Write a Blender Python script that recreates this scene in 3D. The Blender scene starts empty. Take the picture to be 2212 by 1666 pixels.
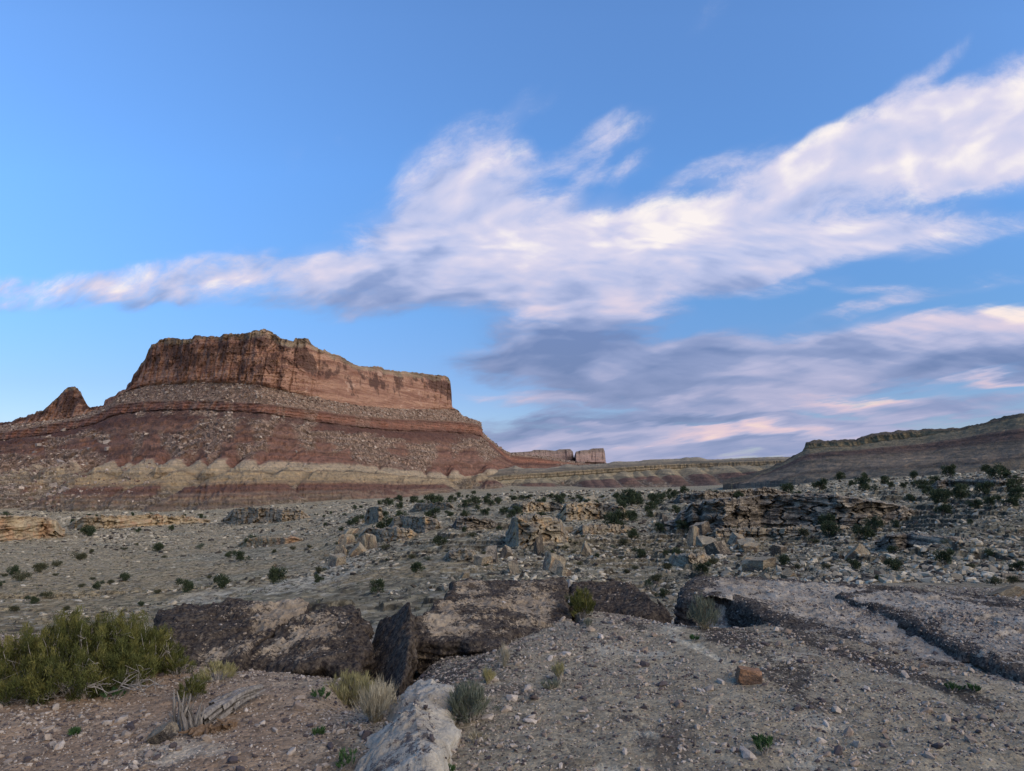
import bpy, math, random, time
import numpy as np
T0 = time.time()
random.seed(7); RNG = np.random.default_rng(7)
# ---------------------------------------------------------------- camera numbers
F, CX, CY, HY = 1560.0, 1106.0, 833.0, 1010.0        # focal length and centre, in units of a 2212 px wide frame
PITCH = math.atan((HY - CY) / F)
CP, SP = math.cos(PITCH), math.sin(PITCH)
CAM_Z = 1.6
def kz(y):                                            # height change per metre of depth seen at row y
    k = (CY - y) / F
    return (k * CP + SP) / (CP - k * SP)
def uv(x, y):                                         # direction as (right, up) per metre of depth
    fwd = F * CP - (CY - y) * SP
    return (x - CX) / fwd, (F * SP + (CY - y) * CP) / fwd
scene = bpy.context.scene
COL = scene.collection
cam_d = bpy.data.cameras.new('camera'); cam = bpy.data.objects.new('camera', cam_d); COL.objects.link(cam)
cam_d.sensor_width = 36.0; cam_d.lens = 36.0 * F / 2212.0
cam_d.clip_start = 0.05; cam_d.clip_end = 60000
cam.location = (0, 0, CAM_Z); cam.rotation_euler = (math.pi / 2 + PITCH, 0, 0)
scene.camera = cam
vs = scene.view_settings
scene.display_settings.display_device = 'sRGB'
vs.view_transform = 'Standard'; vs.look = 'None'; vs.gamma = 1; vs.use_curve_mapping = False
vs.exposure = EXPO = 0.90
scene.cycles.max_bounces = 4; scene.cycles.diffuse_bounces = 3; scene.cycles.glossy_bounces = 1
scene.cycles.transparent_max_bounces = 4
# ---------------------------------------------------------------- sky
SUN_EL, SUN_AZ = math.radians(24), math.radians(125)   # azimuth clockwise from the view direction (+Y)
class NT:
    def __init__(s, tree): s.t = tree; s.n = tree.nodes; s.l = tree.links
    def new(s, typ, **kw):
        n = s.n.new(typ)
        for k, v in kw.items(): setattr(n, k, v)
        return n
    def put(s, sock, v):
        if isinstance(v, bpy.types.NodeSocket): s.l.new(v, sock)
        elif v is not None: sock.default_value = v
    def m(s, op, a, b=None, c=None, clamp=False):
        n = s.new('ShaderNodeMath', operation=op, use_clamp=clamp)
        s.put(n.inputs[0], a)
        if b is not None: s.put(n.inputs[1], b)
        if c is not None: s.put(n.inputs[2], c)
        return n.outputs[0]
    def v(s, op, a, b=None, out=0, scale=None):
        n = s.new('ShaderNodeVectorMath', operation=op)
        s.put(n.inputs[0], a)
        if b is not None: s.put(n.inputs[1], b)
        if scale is not None: s.put(n.inputs[3], scale)
        return n.outputs[out]
    def mapr(s, x, a, b, c=0.0, d=1.0, smooth=False):
        n = s.new('ShaderNodeMapRange', interpolation_type='SMOOTHSTEP' if smooth else 'LINEAR')
        for i, q in enumerate((x, a, b, c, d)): s.put(n.inputs[i], q)
        return n.outputs[0]
    def noise(s, vec, scale, detail=4, rough=0.55, dist=0.0, out=0):
        n = s.new('ShaderNodeTexNoise')
        s.put(n.inputs['Vector'], vec); s.put(n.inputs['Scale'], scale)
        n.inputs['Detail'].default_value = detail; n.inputs['Roughness'].default_value = rough
        n.inputs['Distortion'].default_value = dist
        return n.outputs[out]
    def voro(s, vec, scale, feature='F1', out='Distance', rand=1.0):
        n = s.new('ShaderNodeTexVoronoi', feature=feature)
        s.put(n.inputs['Vector'], vec); s.put(n.inputs['Scale'], scale)
        n.inputs['Randomness'].default_value = rand
        return n.outputs[out]
    def mix(s, f, a, b, blend='MIX'):
        n = s.new('ShaderNodeMix', data_type='RGBA', blend_type=blend)
        s.put(n.inputs[0], f)
        s.put(n.inputs[6], col4(a)); s.put(n.inputs[7], col4(b))
        return n.outputs[2]
    def ramp(s, x, stops, interp='LINEAR'):
        n = s.new('ShaderNodeValToRGB'); r = n.color_ramp; r.interpolation = interp
        while len(r.elements) < len(stops): r.elements.new(0.5)
        for e, (p, c) in zip(r.elements, stops): e.position = p; e.color = col4(c)
        s.put(n.inputs[0], x); return n.outputs[0]
    def xyz(s, x=0.0, y=0.0, z=0.0):
        n = s.new('ShaderNodeCombineXYZ')
        for i, q in enumerate((x, y, z)): s.put(n.inputs[i], q)
        return n.outputs[0]
    def sep(s, v):
        n = s.new('ShaderNodeSeparateXYZ'); s.put(n.inputs[0], v); return n.outputs
def col4(c):
    if isinstance(c, bpy.types.NodeSocket): return c
    return (c[0], c[1], c[2], 1.0) if len(c) == 3 else c
def s2l(r, g, b):                                     # sRGB 0..255 to linear
    return tuple(((c / 255 + 0.055) / 1.055) ** 2.4 if c > 10 else c / 255 / 12.92 for c in (r, g, b))

world = bpy.data.worlds.new('World'); scene.world = world; world.use_nodes = True
world.cycles.sampling_method = 'MANUAL'; world.cycles.sample_map_resolution = 512
wt = world.node_tree; wt.nodes.clear(); N = NT(wt)
bg = N.new('ShaderNodeBackground'); wo = N.new('ShaderNodeOutputWorld'); wt.links.new(bg.outputs[0], wo.inputs[0])
sky = N.new('ShaderNodeTexSky', sky_type='NISHITA'); sky.sun_disc = False
sky.sun_elevation = SUN_EL; sky.sun_rotation = SUN_AZ; sky.altitude = 1500; sky.air_density = 1.0; sky.dust_density = 0.6; sky.ozone_density = 3.0
tc = N.new('ShaderNodeTexCoord'); D = tc.outputs['Generated']
dx, dy, dz = N.sep(D)
ay = N.m('MAXIMUM', N.m('ABSOLUTE', dy), 0.12)
U = N.m('DIVIDE', dx, ay); V = N.m('DIVIDE', dz, ay)
# cloud-sheet coordinates, streaks converging towards the horizon
den = N.m('ADD', N.m('MAXIMUM', V, -0.02), 0.13)
p_b = N.m('DIVIDE', N.m('ADD', U, 0.42), den)          # across the streaks
p_a = N.m('DIVIDE', 1.0, den)                          # along the streaks
Pst = N.xyz(N.m('MULTIPLY', p_b, 1.0), N.m('MULTIPLY', p_a, 0.5), 0.0)
w1 = N.noise(Pst, 2.2, 4, 0.6, out=1)                 # warp
UVv = N.xyz(U, V, 0.0)
warp = N.v('SUBTRACT', w1, (0.5, 0.5, 0.5))
w2 = N.noise(UVv, 5.0, 3, 0.5, out=1)
warp2 = N.v('SUBTRACT', w2, (0.5, 0.5, 0.5))
UVw = N.v('ADD', N.v('ADD', UVv, N.v('SCALE', warp, scale=0.055)), N.v('SCALE', warp2, scale=0.06))
UVw = N.v('MULTIPLY', UVw, (1, 1, 0))
# cx, cy, rx, ry, tilt, amount, brightness
CL = [
 (1310,520,330,85,3,1.05,1.0),(1300,600,330,60,3,.6,.62),(1600,520,380,72,3,1.0,.82),(1000,395,150,110,50,.78,.76),(900,480,140,90,30,.45,.66),(1130,400,90,110,70,.45,.74),(950,545,280,105,14,.80,.62),
 (1930,510,330,48,5,.72,.70),(1120,610,200,62,0,.62,.72),(1270,665,180,30,-3,.75,.70),(870,640,260,48,2,.5,.20),
 (1480,605,330,48,3,.75,.50),
 (1680,385,190,62,20,.95,.80),(1900,330,230,85,22,1.2,.90),(2130,270,260,100,22,1.3,.92),(2230,330,240,70,18,1.0,.84),(1985,172,140,28,38,.5,.76),(1560,345,130,30,25,.35,.6),
 (1800,430,260,34,10,.30,.46),(2080,385,180,24,20,.4,.7),
 (150,612,330,32,0,.62,.86),(490,604,270,36,2,.60,.76),(740,585,190,34,6,.50,.62),(350,648,420,20,0,.42,.36),(580,560,120,30,5,.3,.6),
 (1118,235,85,30,55,.34,.74),(1180,215,60,22,40,.26,.6),(1310,290,130,46,28,.42,.80),(1300,250,70,14,30,.35,.6),(1358,365,85,30,35,.36,.84),(1540,30,70,34,60,.20,.6),(1250,400,90,26,45,.42,.7),(620,330,60,50,80,.16,.5),(740,300,20,40,80,.14,.5),(1480,375,110,30,30,.3,.6),
 (1200,760,200,62,0,.85,.16),(1400,800,380,52,-2,.9,.24),(1700,805,420,38,0,.5,.34),(2050,805,300,24,0,.35,.45),(1500,845,300,30,3,.7,.26),(1080,690,120,40,-10,.4,.25),(1320,700,160,40,0,.6,.35),
 (1850,745,420,46,3,.9,.46),(2180,716,330,40,2,1.1,1.0),(2120,775,360,34,-2,.95,.20),(1400,770,160,20,15,.6,.72),(1830,790,130,14,6,.5,.85),(1600,765,250,18,3,.5,.35),
 (1640,845,230,24,8,.9,.95),(1800,868,230,16,4,.65,.95),(1350,905,400,30,3,.75,.24),(1150,858,150,22,0,.6,.62),(1260,850,120,10,-5,.4,.55),
 (1480,935,420,13,2,.75,.9),(1280,962,420,30,0,.85,.34),(1650,955,420,30,0,.7,.40),(1800,915,350,16,-2,.55,.30),(1740,940,220,12,-3,.8,1.1),(1450,925,260,8,-2,.5,.85),(2080,865,250,18,3,.55,.55),(2150,822,150,9,2,.6,.95),
 (1950,895,260,10,3,.5,.66),(1500,985,800,30,0,.8,.70),(1900,950,400,22,0,.6,.45),(2000,880,300,22,3,.5,.42),(1930,637,130,18,-6,.36,.66),(2140,618,130,20,6,.34,.62),(1850,672,150,16,8,.5,.72),(2200,900,200,16,0,.4,.4),
]
cov = None; lit = None
for (x, y, rx, ry, rot, wgt, b) in CL:
    u0, v0 = uv(x, y)
    mp = N.new('ShaderNodeMapping', vector_type='TEXTURE')
    N.put(mp.inputs[0], UVw); mp.inputs[1].default_value = (u0, v0, 0)
    mp.inputs[2].default_value = (0, 0, math.radians(rot)); mp.inputs[3].default_value = (rx * 1.4 / F, ry * 1.45 / F, 1)
    g = N.new('ShaderNodeTexGradient', gradient_type='SPHERICAL'); wt.links.new(mp.outputs[0], g.inputs[0])
    g = g.outputs[1]
    cov = N.m('MULTIPLY', g, wgt) if cov is None else N.m('MULTIPLY_ADD', g, wgt, cov)
    lit = N.m('MULTIPLY', g, wgt * b) if lit is None else N.m('MULTIPLY_ADD', g, wgt * b, lit)
Uw, Vw, _z = N.sep(N.v('ADD', UVv, N.v('SCALE', warp2, scale=0.06)))
qx = N.m('ADD', Uw, 1.15); qy = N.m('MAXIMUM', N.m('ADD', Vw, 0.10), 0.004)
phi = N.m('ARCTAN2', qy, qx); rho = N.m('SQRT', N.m('ADD', N.m('MULTIPLY', qx, qx), N.m('MULTIPLY', qy, qy)))
Q1 = N.xyz(N.m('MULTIPLY', rho, N.mapr(V, 0.05, 0.35, 0.42, 0.80)), N.m('MULTIPLY', N.m('POWER', phi, 0.62), 2.3), 0.0)
Q1 = N.v('ADD', Q1, N.v('SCALE', warp, scale=0.05))
n_big = N.noise(Pst, 2.4, 3, 0.5)
n_iso = N.noise(Q1, 8.5, 10, 0.69, 0.15)
f1 = N.m('ADD', N.m('MULTIPLY', n_big, 0.30), N.m('MULTIPLY', n_iso, 0.70))
n_s = N.noise(Q1, 6.0, 3.5, 0.52, 0.2)
n_up = N.noise(N.v('ADD', Q1, (-0.008, 0.028, 0)), 6.0, 3.5, 0.52, 0.2)
dens0 = N.m('ADD', N.m('MULTIPLY', cov, 1.35), N.m('MULTIPLY', N.m('SUBTRACT', f1, 0.5), 3.1))
gate = N.mapr(cov, 0.0, 0.34, smooth=True)
dens = N.m('MULTIPLY', N.mapr(dens0, 0.02, 1.12, smooth=True), gate)
veil = N.m('MULTIPLY', N.mapr(cov, 0.05, 0.9, smooth=True), 0.58)
dens = N.m('MULTIPLY', N.m('MAXIMUM', dens, veil), 0.96)
bright = N.m('SUBTRACT', N.m('DIVIDE', lit, N.m('MAXIMUM', cov, 0.02)), 0.08)
relief = N.m('MULTIPLY', N.m('SUBTRACT', n_s, n_up), 1.9)
bright = N.m('ADD', N.m('ADD', bright, relief), N.m('MULTIPLY', N.m('SUBTRACT', f1, 0.5), 0.7))
K = 1 / 2 ** EXPO
def sk(r, g, b): return tuple(c * K for c in s2l(r, g, b))
cl_hi = N.ramp(bright, [(0.0, sk(116,142,196)), (0.3, sk(152,170,214)), (0.55, sk(192,200,234)), (0.80, sk(222,218,238)), (1.05, sk(255,246,243))])
cl_lo = N.ramp(bright, [(0.0, sk(118,136,176)), (0.3, sk(146,158,196)), (0.55, sk(182,182,212)), (0.78, sk(226,202,214)), (1.0, sk(255,226,212))])
cl = N.mix(N.mapr(V, 0.10, 0.30), cl_lo, cl_hi)
tone = N.ramp(N.m('MULTIPLY', V, 1.0), [(0.0, (.46,.46,.60)), (0.12, (.49,.54,.68)), (0.24, (.57,.75,.90)), (0.42, (.77,1.05,1.28)), (0.66, (.97,1.24,1.48))])
skyc = N.mix(1.0, sky.outputs[0], tone, 'MULTIPLY')
skyc = N.v('SCALE', skyc, scale=0.10)
SKYMUL = skyc
final = N.mix(dens, skyc, cl)
wt.links.new(final, bg.inputs[0]); bg.inputs[1].default_value = 1.0
sun_d = bpy.data.lights.new('sun', 'SUN'); sun = bpy.data.objects.new('sun', sun_d); COL.objects.link(sun)
sun_d.energy = 2.1; sun_d.angle = math.radians(80); sun_d.color = (1.0, 0.80, 0.56)
sd = (math.sin(SUN_AZ) * math.cos(SUN_EL), math.cos(SUN_AZ) * math.cos(SUN_EL), math.sin(SUN_EL))
from mathutils import Vector
sun.rotation_euler = Vector(sd).to_track_quat('Z', 'Y').to_euler()
# ---------------------------------------------------------------- noise in numpy
_P = np.concatenate([RNG.permutation(1024)] * 3).astype(np.int32)
_G = RNG.normal(size=(1024, 3)); _G /= np.linalg.norm(_G, axis=1)[:, None]; _G = _G.astype(np.float32)
def gn(x, y, z=0.0):
    x, y, z = np.broadcast_arrays(np.asarray(x, np.float32), np.asarray(y, np.float32), np.asarray(z, np.float32))
    xi = np.floor(x); yi = np.floor(y); zi = np.floor(z)
    fx, fy, fz = x - xi, y - yi, z - zi
    xi = xi.astype(np.int32) & 1023; yi = yi.astype(np.int32) & 1023; zi = zi.astype(np.int32) & 1023
    ux, uy, uz = (f * f * f * (f * (f * 6 - 15) + 10) for f in (fx, fy, fz))
    def h(i, j, k):
        g = _G[_P[_P[_P[(xi + i) & 1023] + ((yi + j) & 1023)] + ((zi + k) & 1023)]]
        return g[..., 0] * (fx - i) + g[..., 1] * (fy - j) + g[..., 2] * (fz - k)
    def L(a, b, t): return a + (b - a) * t
    a = L(L(h(0,0,0), h(1,0,0), ux), L(h(0,1,0), h(1,1,0), ux), uy)
    if np.all(z == 0): return a * 1.6
    b = L(L(h(0,0,1), h(1,0,1), ux), L(h(0,1,1), h(1,1,1), ux), uy)
    return L(a, b, uz) * 1.6
def fbm(x, y, z=0.0, o=4, g=0.5, lac=2.03):
    s = 0; a = 1.0; t = 0
    for i in range(o):
        zz = z if np.isscalar(z) and z == 0 else z * lac ** i + 9.1 * i
        s = s + a * gn(x * lac ** i + 17.3 * i, y * lac ** i - 5.7 * i, zz); t += a; a *= g
    return s / t
def ridge(x, y, z=0.0, o=4, g=0.5, lac=2.03):
    s = 0; a = 1.0; t = 0
    for i in range(o):
        zz = z if np.isscalar(z) and z == 0 else z * lac ** i + 3.1 * i
        s = s + a * (1 - 2 * np.abs(gn(x * lac ** i + 7.3 * i, y * lac ** i + 2.7 * i, zz))); t += a; a *= g
    return s / t
def sst(a, b, x):
    t = np.clip((x - a) / (b - a), 0, 1); return t * t * (3 - 2 * t)
# ---------------------------------------------------------------- mesh and object helpers
def mesh_np(name, verts, faces, attrs=None, smooth=True, mats=()):
    """faces: one (n, k) array or a list of such arrays"""
    me = bpy.data.meshes.new(name)
    if not isinstance(faces, list): faces = [faces]
    verts = np.ascontiguousarray(verts, np.float32)
    me.vertices.add(len(verts)); me.vertices.foreach_set('co', verts.ravel())
    li = np.concatenate([f.ravel() for f in faces]).astype(np.int32)
    tot = np.concatenate([np.full(len(f), f.shape[1]) for f in faces]).astype(np.int32)
    st = np.concatenate([[0], np.cumsum(tot)[:-1]]).astype(np.int32)
    me.loops.add(len(li)); me.loops.foreach_set('vertex_index', li)
    me.polygons.add(len(tot)); me.polygons.foreach_set('loop_start', st); me.polygons.foreach_set('loop_total', tot)
    me.polygons.foreach_set('use_smooth', np.full(len(tot), smooth, bool))
    for k, v in (attrs or {}).items():
        at = me.attributes.new(k, 'FLOAT', 'POINT'); at.data.foreach_set('value', np.ascontiguousarray(v, np.float32).ravel())
    for m in mats: me.materials.append(m)
    me.update(calc_edges=True); me.validate()
    return me
def grid_faces(nr, nc, flip=False):
    i = np.arange(nr * nc).reshape(nr, nc)
    f = np.stack([i[:-1, :-1], i[:-1, 1:], i[1:, 1:], i[1:, :-1]], -1).reshape(-1, 4)
    return f[:, ::-1] if flip else f
def obj(name, data, parent=None, loc=(0, 0, 0), rot=(0, 0, 0), scale=(1, 1, 1)):
    o = bpy.data.objects.new(name, data); COL.objects.link(o)
    o.location = loc; o.rotation_euler = rot; o.scale = scale
    if parent: o.parent = parent
    return o
def tag(o, label=None, cat=None, group=None, kind=None):
    if label: o['label'] = label
    if cat: o['category'] = cat
    if group: o['group'] = group
    if kind: o['kind'] = kind
    return o
# ---------------------------------------------------------------- materials
def mat(name, rough=0.95):
    m = bpy.data.materials.new(name); m.use_nodes = True
    t = m.node_tree; t.nodes.clear(); n = NT(t)
    b = n.new('ShaderNodeBsdfPrincipled'); o = n.new('ShaderNodeOutputMaterial'); t.links.new(b.outputs[0], o.inputs[0])
    b.inputs['Roughness'].default_value = rough; b.inputs['Specular IOR Level'].default_value = 0.12
    n.b = b; n.pos = n.new('ShaderNodeNewGeometry').outputs['Position']; n.mat = m
    return n
def attr(n, name):
    a = n.new('ShaderNodeAttribute'); a.attribute_name = name; return a.outputs['Fac']
def finish(n, color, height=None, strength=0.5, dist=0.05):
    n.put(n.b.inputs['Base Color'], color)
    if height is not None:
        bp = n.new('ShaderNodeBump'); bp.inputs['Strength'].default_value = strength; n.put(bp.inputs['Distance'], dist)
        n.put(bp.inputs['Height'], height); n.t.links.new(bp.outputs[0], n.b.inputs['Normal'])
    return n.mat
# ---------------------------------------------------------------- the ground as a height field
# at each picture column: (depth in metres, row at which the ground there is seen)
ST = {
 -500: [(4,1632),(6,1424),(8,1330),(9.5,1350),(14,1390),(30,1370),(60,1300),(120,1245),(220,1195),(400,1150),(650,1115),(900,1085)],
 0:    [(4,1632),(6,1424),(7.2,1375),(8.5,1375),(14,1390),(30,1365),(60,1300),(120,1245),(220,1198),(400,1150),(620,1118),(900,1082)],
 200:  [(4,1634),(6,1426),(7.3,1366),(8.5,1370),(14,1380),(30,1355),(60,1298),(120,1240),(220,1195),(400,1148),(620,1117),(900,1082)],
 340:  [(4,1636),(5.6,1462),(6.6,1405),(7.4,1385),(8.6,1400),(14,1380),(30,1345),(60,1290),(120,1232),(220,1188),(400,1145),(600,1118),(900,1082)],
 500:  [(4,1640),(5.6,1468),(6.4,1445),(7.5,1420),(8.8,1420),(14,1370),(30,1325),(60,1275),(120,1222),(220,1178),(400,1140),(560,1118),(900,1080)],
 700:  [(4,1642),(5.4,1482),(6.0,1468),(7,1440),(8.8,1425),(14,1360),(30,1310),(45,1280),(80,1232),(140,1180),(260,1140),(420,1112),(900,1076)],
 840:  [(4,1646),(4.9,1530),(5.3,1520),(5.8,1500),(7,1460),(8.8,1420),(14,1350),(30,1300),(45,1262),(70,1215),(105,1165),(160,1122),(300,1098),(900,1076)],
 960:  [(4,1640),(5.2,1494),(5.8,1462),(6.3,1430),(7.2,1410),(9.8,1345),(14,1320),(30,1272),(45,1245),(70,1195),(100,1150),(140,1112),(190,1090),(300,1080),(900,1075)],
 1100: [(4,1638),(5.2,1492),(6.2,1410),(7,1385),(9,1330),(10.6,1310),(14,1300),(30,1262),(45,1240),(72,1185),(100,1138),(140,1106),(190,1082),(260,1074),(600,1067),(1000,1060)],
 1250: [(4,1638),(5.2,1492),(6.5,1397),(7.6,1342),(9,1310),(10.6,1290),(14,1290),(30,1258),(45,1235),(75,1175),(100,1130),(140,1098),(190,1078),(260,1068),(600,1062),(1200,1056)],
 1400: [(4,1636),(5.2,1490),(6.5,1393),(7.6,1342),(8.6,1330),(10,1345),(14,1345),(30,1275),(48,1225),(75,1172),(100,1135),(140,1100),(190,1076),(260,1065),(600,1060),(1300,1055)],
 1500: [(4,1634),(5.2,1488),(6.5,1390),(7.3,1350),(7.8,1380),(9.2,1400),(10.5,1405),(14,1365),(24,1290),(40,1232),(70,1178),(85,1140),(105,1100),(150,1080),(220,1068),(400,1060),(1300,1052)],
 1570: [(4,1634),(5.2,1488),(6.5,1390),(7.3,1350),(7.8,1378),(9.1,1395),(10.2,1370),(12,1302),(20,1262),(40,1222),(70,1177),(85,1140),(105,1098),(150,1078),(220,1066),(400,1058),(1200,1050)],
 1660: [(4,1634),(5.2,1488),(6.5,1390),(7.3,1349),(8.2,1325),(9.2,1298),(10.2,1282),(12,1272),(20,1250),(40,1213),(70,1174),(84,1138),(105,1095),(150,1075),(220,1062),(400,1055),(1000,1047)],
 1800: [(4,1634),(5.2,1488),(6.5,1395),(7.5,1345),(8.6,1310),(10,1290),(12,1270),(20,1232),(36,1200),(65,1165),(80,1128),(105,1083),(150,1060),(240,1045),(500,1037),(1000,1032)],
 1950: [(4,1634),(5.2,1490),(6.5,1398),(7.5,1350),(8.6,1312),(10,1290),(12,1262),(18,1235),(32,1195),(60,1150),(78,1115),(100,1078),(145,1052),(240,1036),(500,1030),(1000,1025)],
 2100: [(4,1634),(5.2,1492),(6.5,1402),(7.5,1358),(8.6,1320),(10,1296),(12,1272),(17,1232),(28,1180),(50,1118),(70,1082),(100,1055),(150,1032),(240,1024),(500,1020),(1000,1016)],
 2250: [(4,1634),(5.2,1494),(6.5,1408),(7.5,1365),(8.6,1325),(10,1300),(12,1268),(17,1225),(28,1170),(50,1105),(70,1070),(100,1043),(150,1024),(240,1017),(500,1012),(1000,1010)],
 2700: [(4,1634),(5.2,1496),(6.5,1410),(7.5,1370),(8.6,1325),(10,1300),(12,1262),(17,1215),(28,1150),(50,1085),(70,1050),(100,1025),(150,1005),(240,1000),(500,1000),(1000,1000)],
}
_xs = np.array(sorted(ST)); _ss = (_xs - CX) / (F * CP + (HY - CY) * SP)
_lny = np.linspace(math.log(3.0), math.log(20000), 700)
_tab = []
for x in _xs:
    p = ST[x]; Ys = np.array([a for a, b in p]); zs = np.array([CAM_Z + a * kz(b) for a, b in p])
    zl = zs[-1]
    Ys = np.concatenate([[3.0], Ys, [1800, 20000]]); zs = np.concatenate([[zs[0]], zs, [zl - 2, zl - 2]])
    z = np.interp(_lny, np.log(Ys), zs)
    k = np.exp(-0.5 * (np.arange(-7, 8) / 2.6) ** 2); k /= k.sum()
    _tab.append(np.convolve(np.pad(z, 7, 'edge'), k, 'valid'))
_tab = np.array(_tab)
_sf = np.linspace(_ss[0], _ss[-1], 500)
_tf = np.array([np.interp(_sf, _ss, _tab[:, j]) for j in range(len(_lny))]).T
k = np.exp(-0.5 * (np.arange(-16, 17) / 6) ** 2); k /= k.sum()
_tf = np.array([np.convolve(np.pad(_tf[:, j], 16, 'edge'), k, 'valid') for j in range(len(_lny))]).T
PITS = []                                              # (x, y, radius x, radius y, angle, depth): cracks and hollows between the slabs
def H0(X, Y):
    X = np.asarray(X, float); Y = np.asarray(Y, float)
    Yc = np.maximum(Y, 3.0); s = X / Yc
    i = np.clip((s - _sf[0]) / (_sf[1] - _sf[0]), 0, len(_sf) - 1.001); i0 = i.astype(int); fi = i - i0
    j = np.clip((np.log(Yc) - _lny[0]) / (_lny[1] - _lny[0]), 0, len(_lny) - 1.001); j0 = j.astype(int); fj = j - j0
    return (_tf[i0, j0] * (1 - fi) * (1 - fj) + _tf[i0 + 1, j0] * fi * (1 - fj) + _tf[i0, j0 + 1] * (1 - fi) * fj + _tf[i0 + 1, j0 + 1] * fi * fj)
def H(X, Y, fine=True):
    X = np.asarray(X, float); Y = np.asarray(Y, float)
    z = H0(X, Y)
    far = sst(11, 30, Y); vfar = sst(120, 700, Y)
    z = z + far * (0.35 * fbm(X / 9, Y / 9, 0.0, 3) + 0.22 * ridge(X / 2.3, Y / 2.3, 0.0, 4)) + vfar * 1.6 * fbm(X / 60, Y / 60, 0.0, 3)
    # rough, broken bedding on the middle slopes
    m = sst(11, 22, Y) * (1 - sst(240, 420, Y)) * sst(-0.1, 0.35, fbm(X / 16 + 3, Y / 16, 0.0, 2) + 0.5 * sst(-0.2, 0.3, X / np.maximum(Y, 3)))
    b = fbm(X / 5.5, Y / 6.0, 0.0, 5) * 1.8
    st = 0.28 + .5 * sst(45, 100, Y); q = (z + 0.35 * b) / st; fl = np.floor(q); fr = q - fl
    z = z * (1 - 0.88 * m) + 0.88 * m * (fl + sst(0.80, 0.99, fr)) * st
    near = 1 - sst(9, 14, Y)
    z = z + near * (0.045 * fbm(X / 1.1, Y / 1.1, 0.0, 4) + 0.016 * fbm(X / 0.16, Y / 0.16, 0.0, 3) + .02 * np.clip(ridge(X / .8 + 5, Y / .5, 0.0, 3), 0, 1))
    for (px, py, rx, ry, a, d) in PITS:
        u = (X - px) * math.cos(a) + (Y - py) * math.sin(a); v = -(X - px) * math.sin(a) + (Y - py) * math.cos(a)
        z = z - d * np.exp(-((u / rx) ** 2 + (v / ry) ** 2))
    return z
def atz(x, y, z):                                       # point at picture (x, y) on the level z
    u, v = uv(x, y); Y = (z - CAM_Z) / v
    return np.array([u * Y, Y, z])
def atd(x, y, Y):
    u, v = uv(x, y); return np.array([u * Y, Y, CAM_Z + v * Y])
_HC = {}
def hit(x, y, y0=2.5):
    k = (round(x, 1), round(y, 1), y0)
    if k not in _HC: _HC[k] = _hit(x, y, y0)
    return None if _HC[k] is None else _HC[k].copy()
def _hit(x, y, y0=2.5):                                  # point of the ground seen at picture (x, y)
    u, v = uv(x, y)
    Y = np.exp(np.linspace(math.log(y0), math.log(2500), 640))
    d = (CAM_Z + v * Y) - H(u * Y, Y)
    k = np.where(d <= 0)[0]
    if len(k) == 0: return None
    k = k[0]
    if k == 0: return np.array([u * Y[0], Y[0], H(u * Y[0], Y[0])])
    a, b = Y[k - 1], Y[k]
    for _ in range(7):
        c = (a + b) / 2
        if CAM_Z + v * c - H(u * c, c) > 0: a = c
        else: b = c
    return np.array([u * b, b, float(H(u * b, b))])
_c = atz(838, 1440, 0.0); PITS.append((_c[0], _c[1], 0.16, 0.75, -0.1, 0.4))
_c = atz(1228, 1300, 0.0); PITS.append((_c[0], _c[1], 0.05, 0.9, 0.0, 0.3))
# ---- ground mesh
sc = np.concatenate([np.linspace(-6, -1.1, 26)[:-1], np.linspace(-1.1, -0.76, 60)[:-1], np.linspace(-0.76, 0.76, 1180), np.linspace(0.76, 1.1, 60)[1:], np.linspace(1.1, 6, 26)[1:]])
rows = [3.0]
while rows[-1] < 20000:
    y = rows[-1]
    rows.append(y + (min(y * y * 0.00105, y * (0.0045 if 50 < y < 170 else 0.0085)) if y < 700 else y * 0.05))
rows = np.array(rows)
back = -np.array([3000, 800, 200, 60, 20, 8, 3, 0.5]); mid = np.linspace(0.2, 2.9, 16)
Yr = np.concatenate([back, mid, rows])
Wr = np.where(Yr > 3, Yr, np.sqrt(9 + (3 - Yr) ** 2 * 1.0))
GX = sc[None, :] * Wr[:, None]; GY = np.repeat(Yr[:, None], len(sc), 1)
GZ = H(GX, GY)
ground_v = np.stack([GX, GY, GZ], -1).reshape(-1, 3)
print('ground', ground_v.shape, time.time() - T0)
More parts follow.
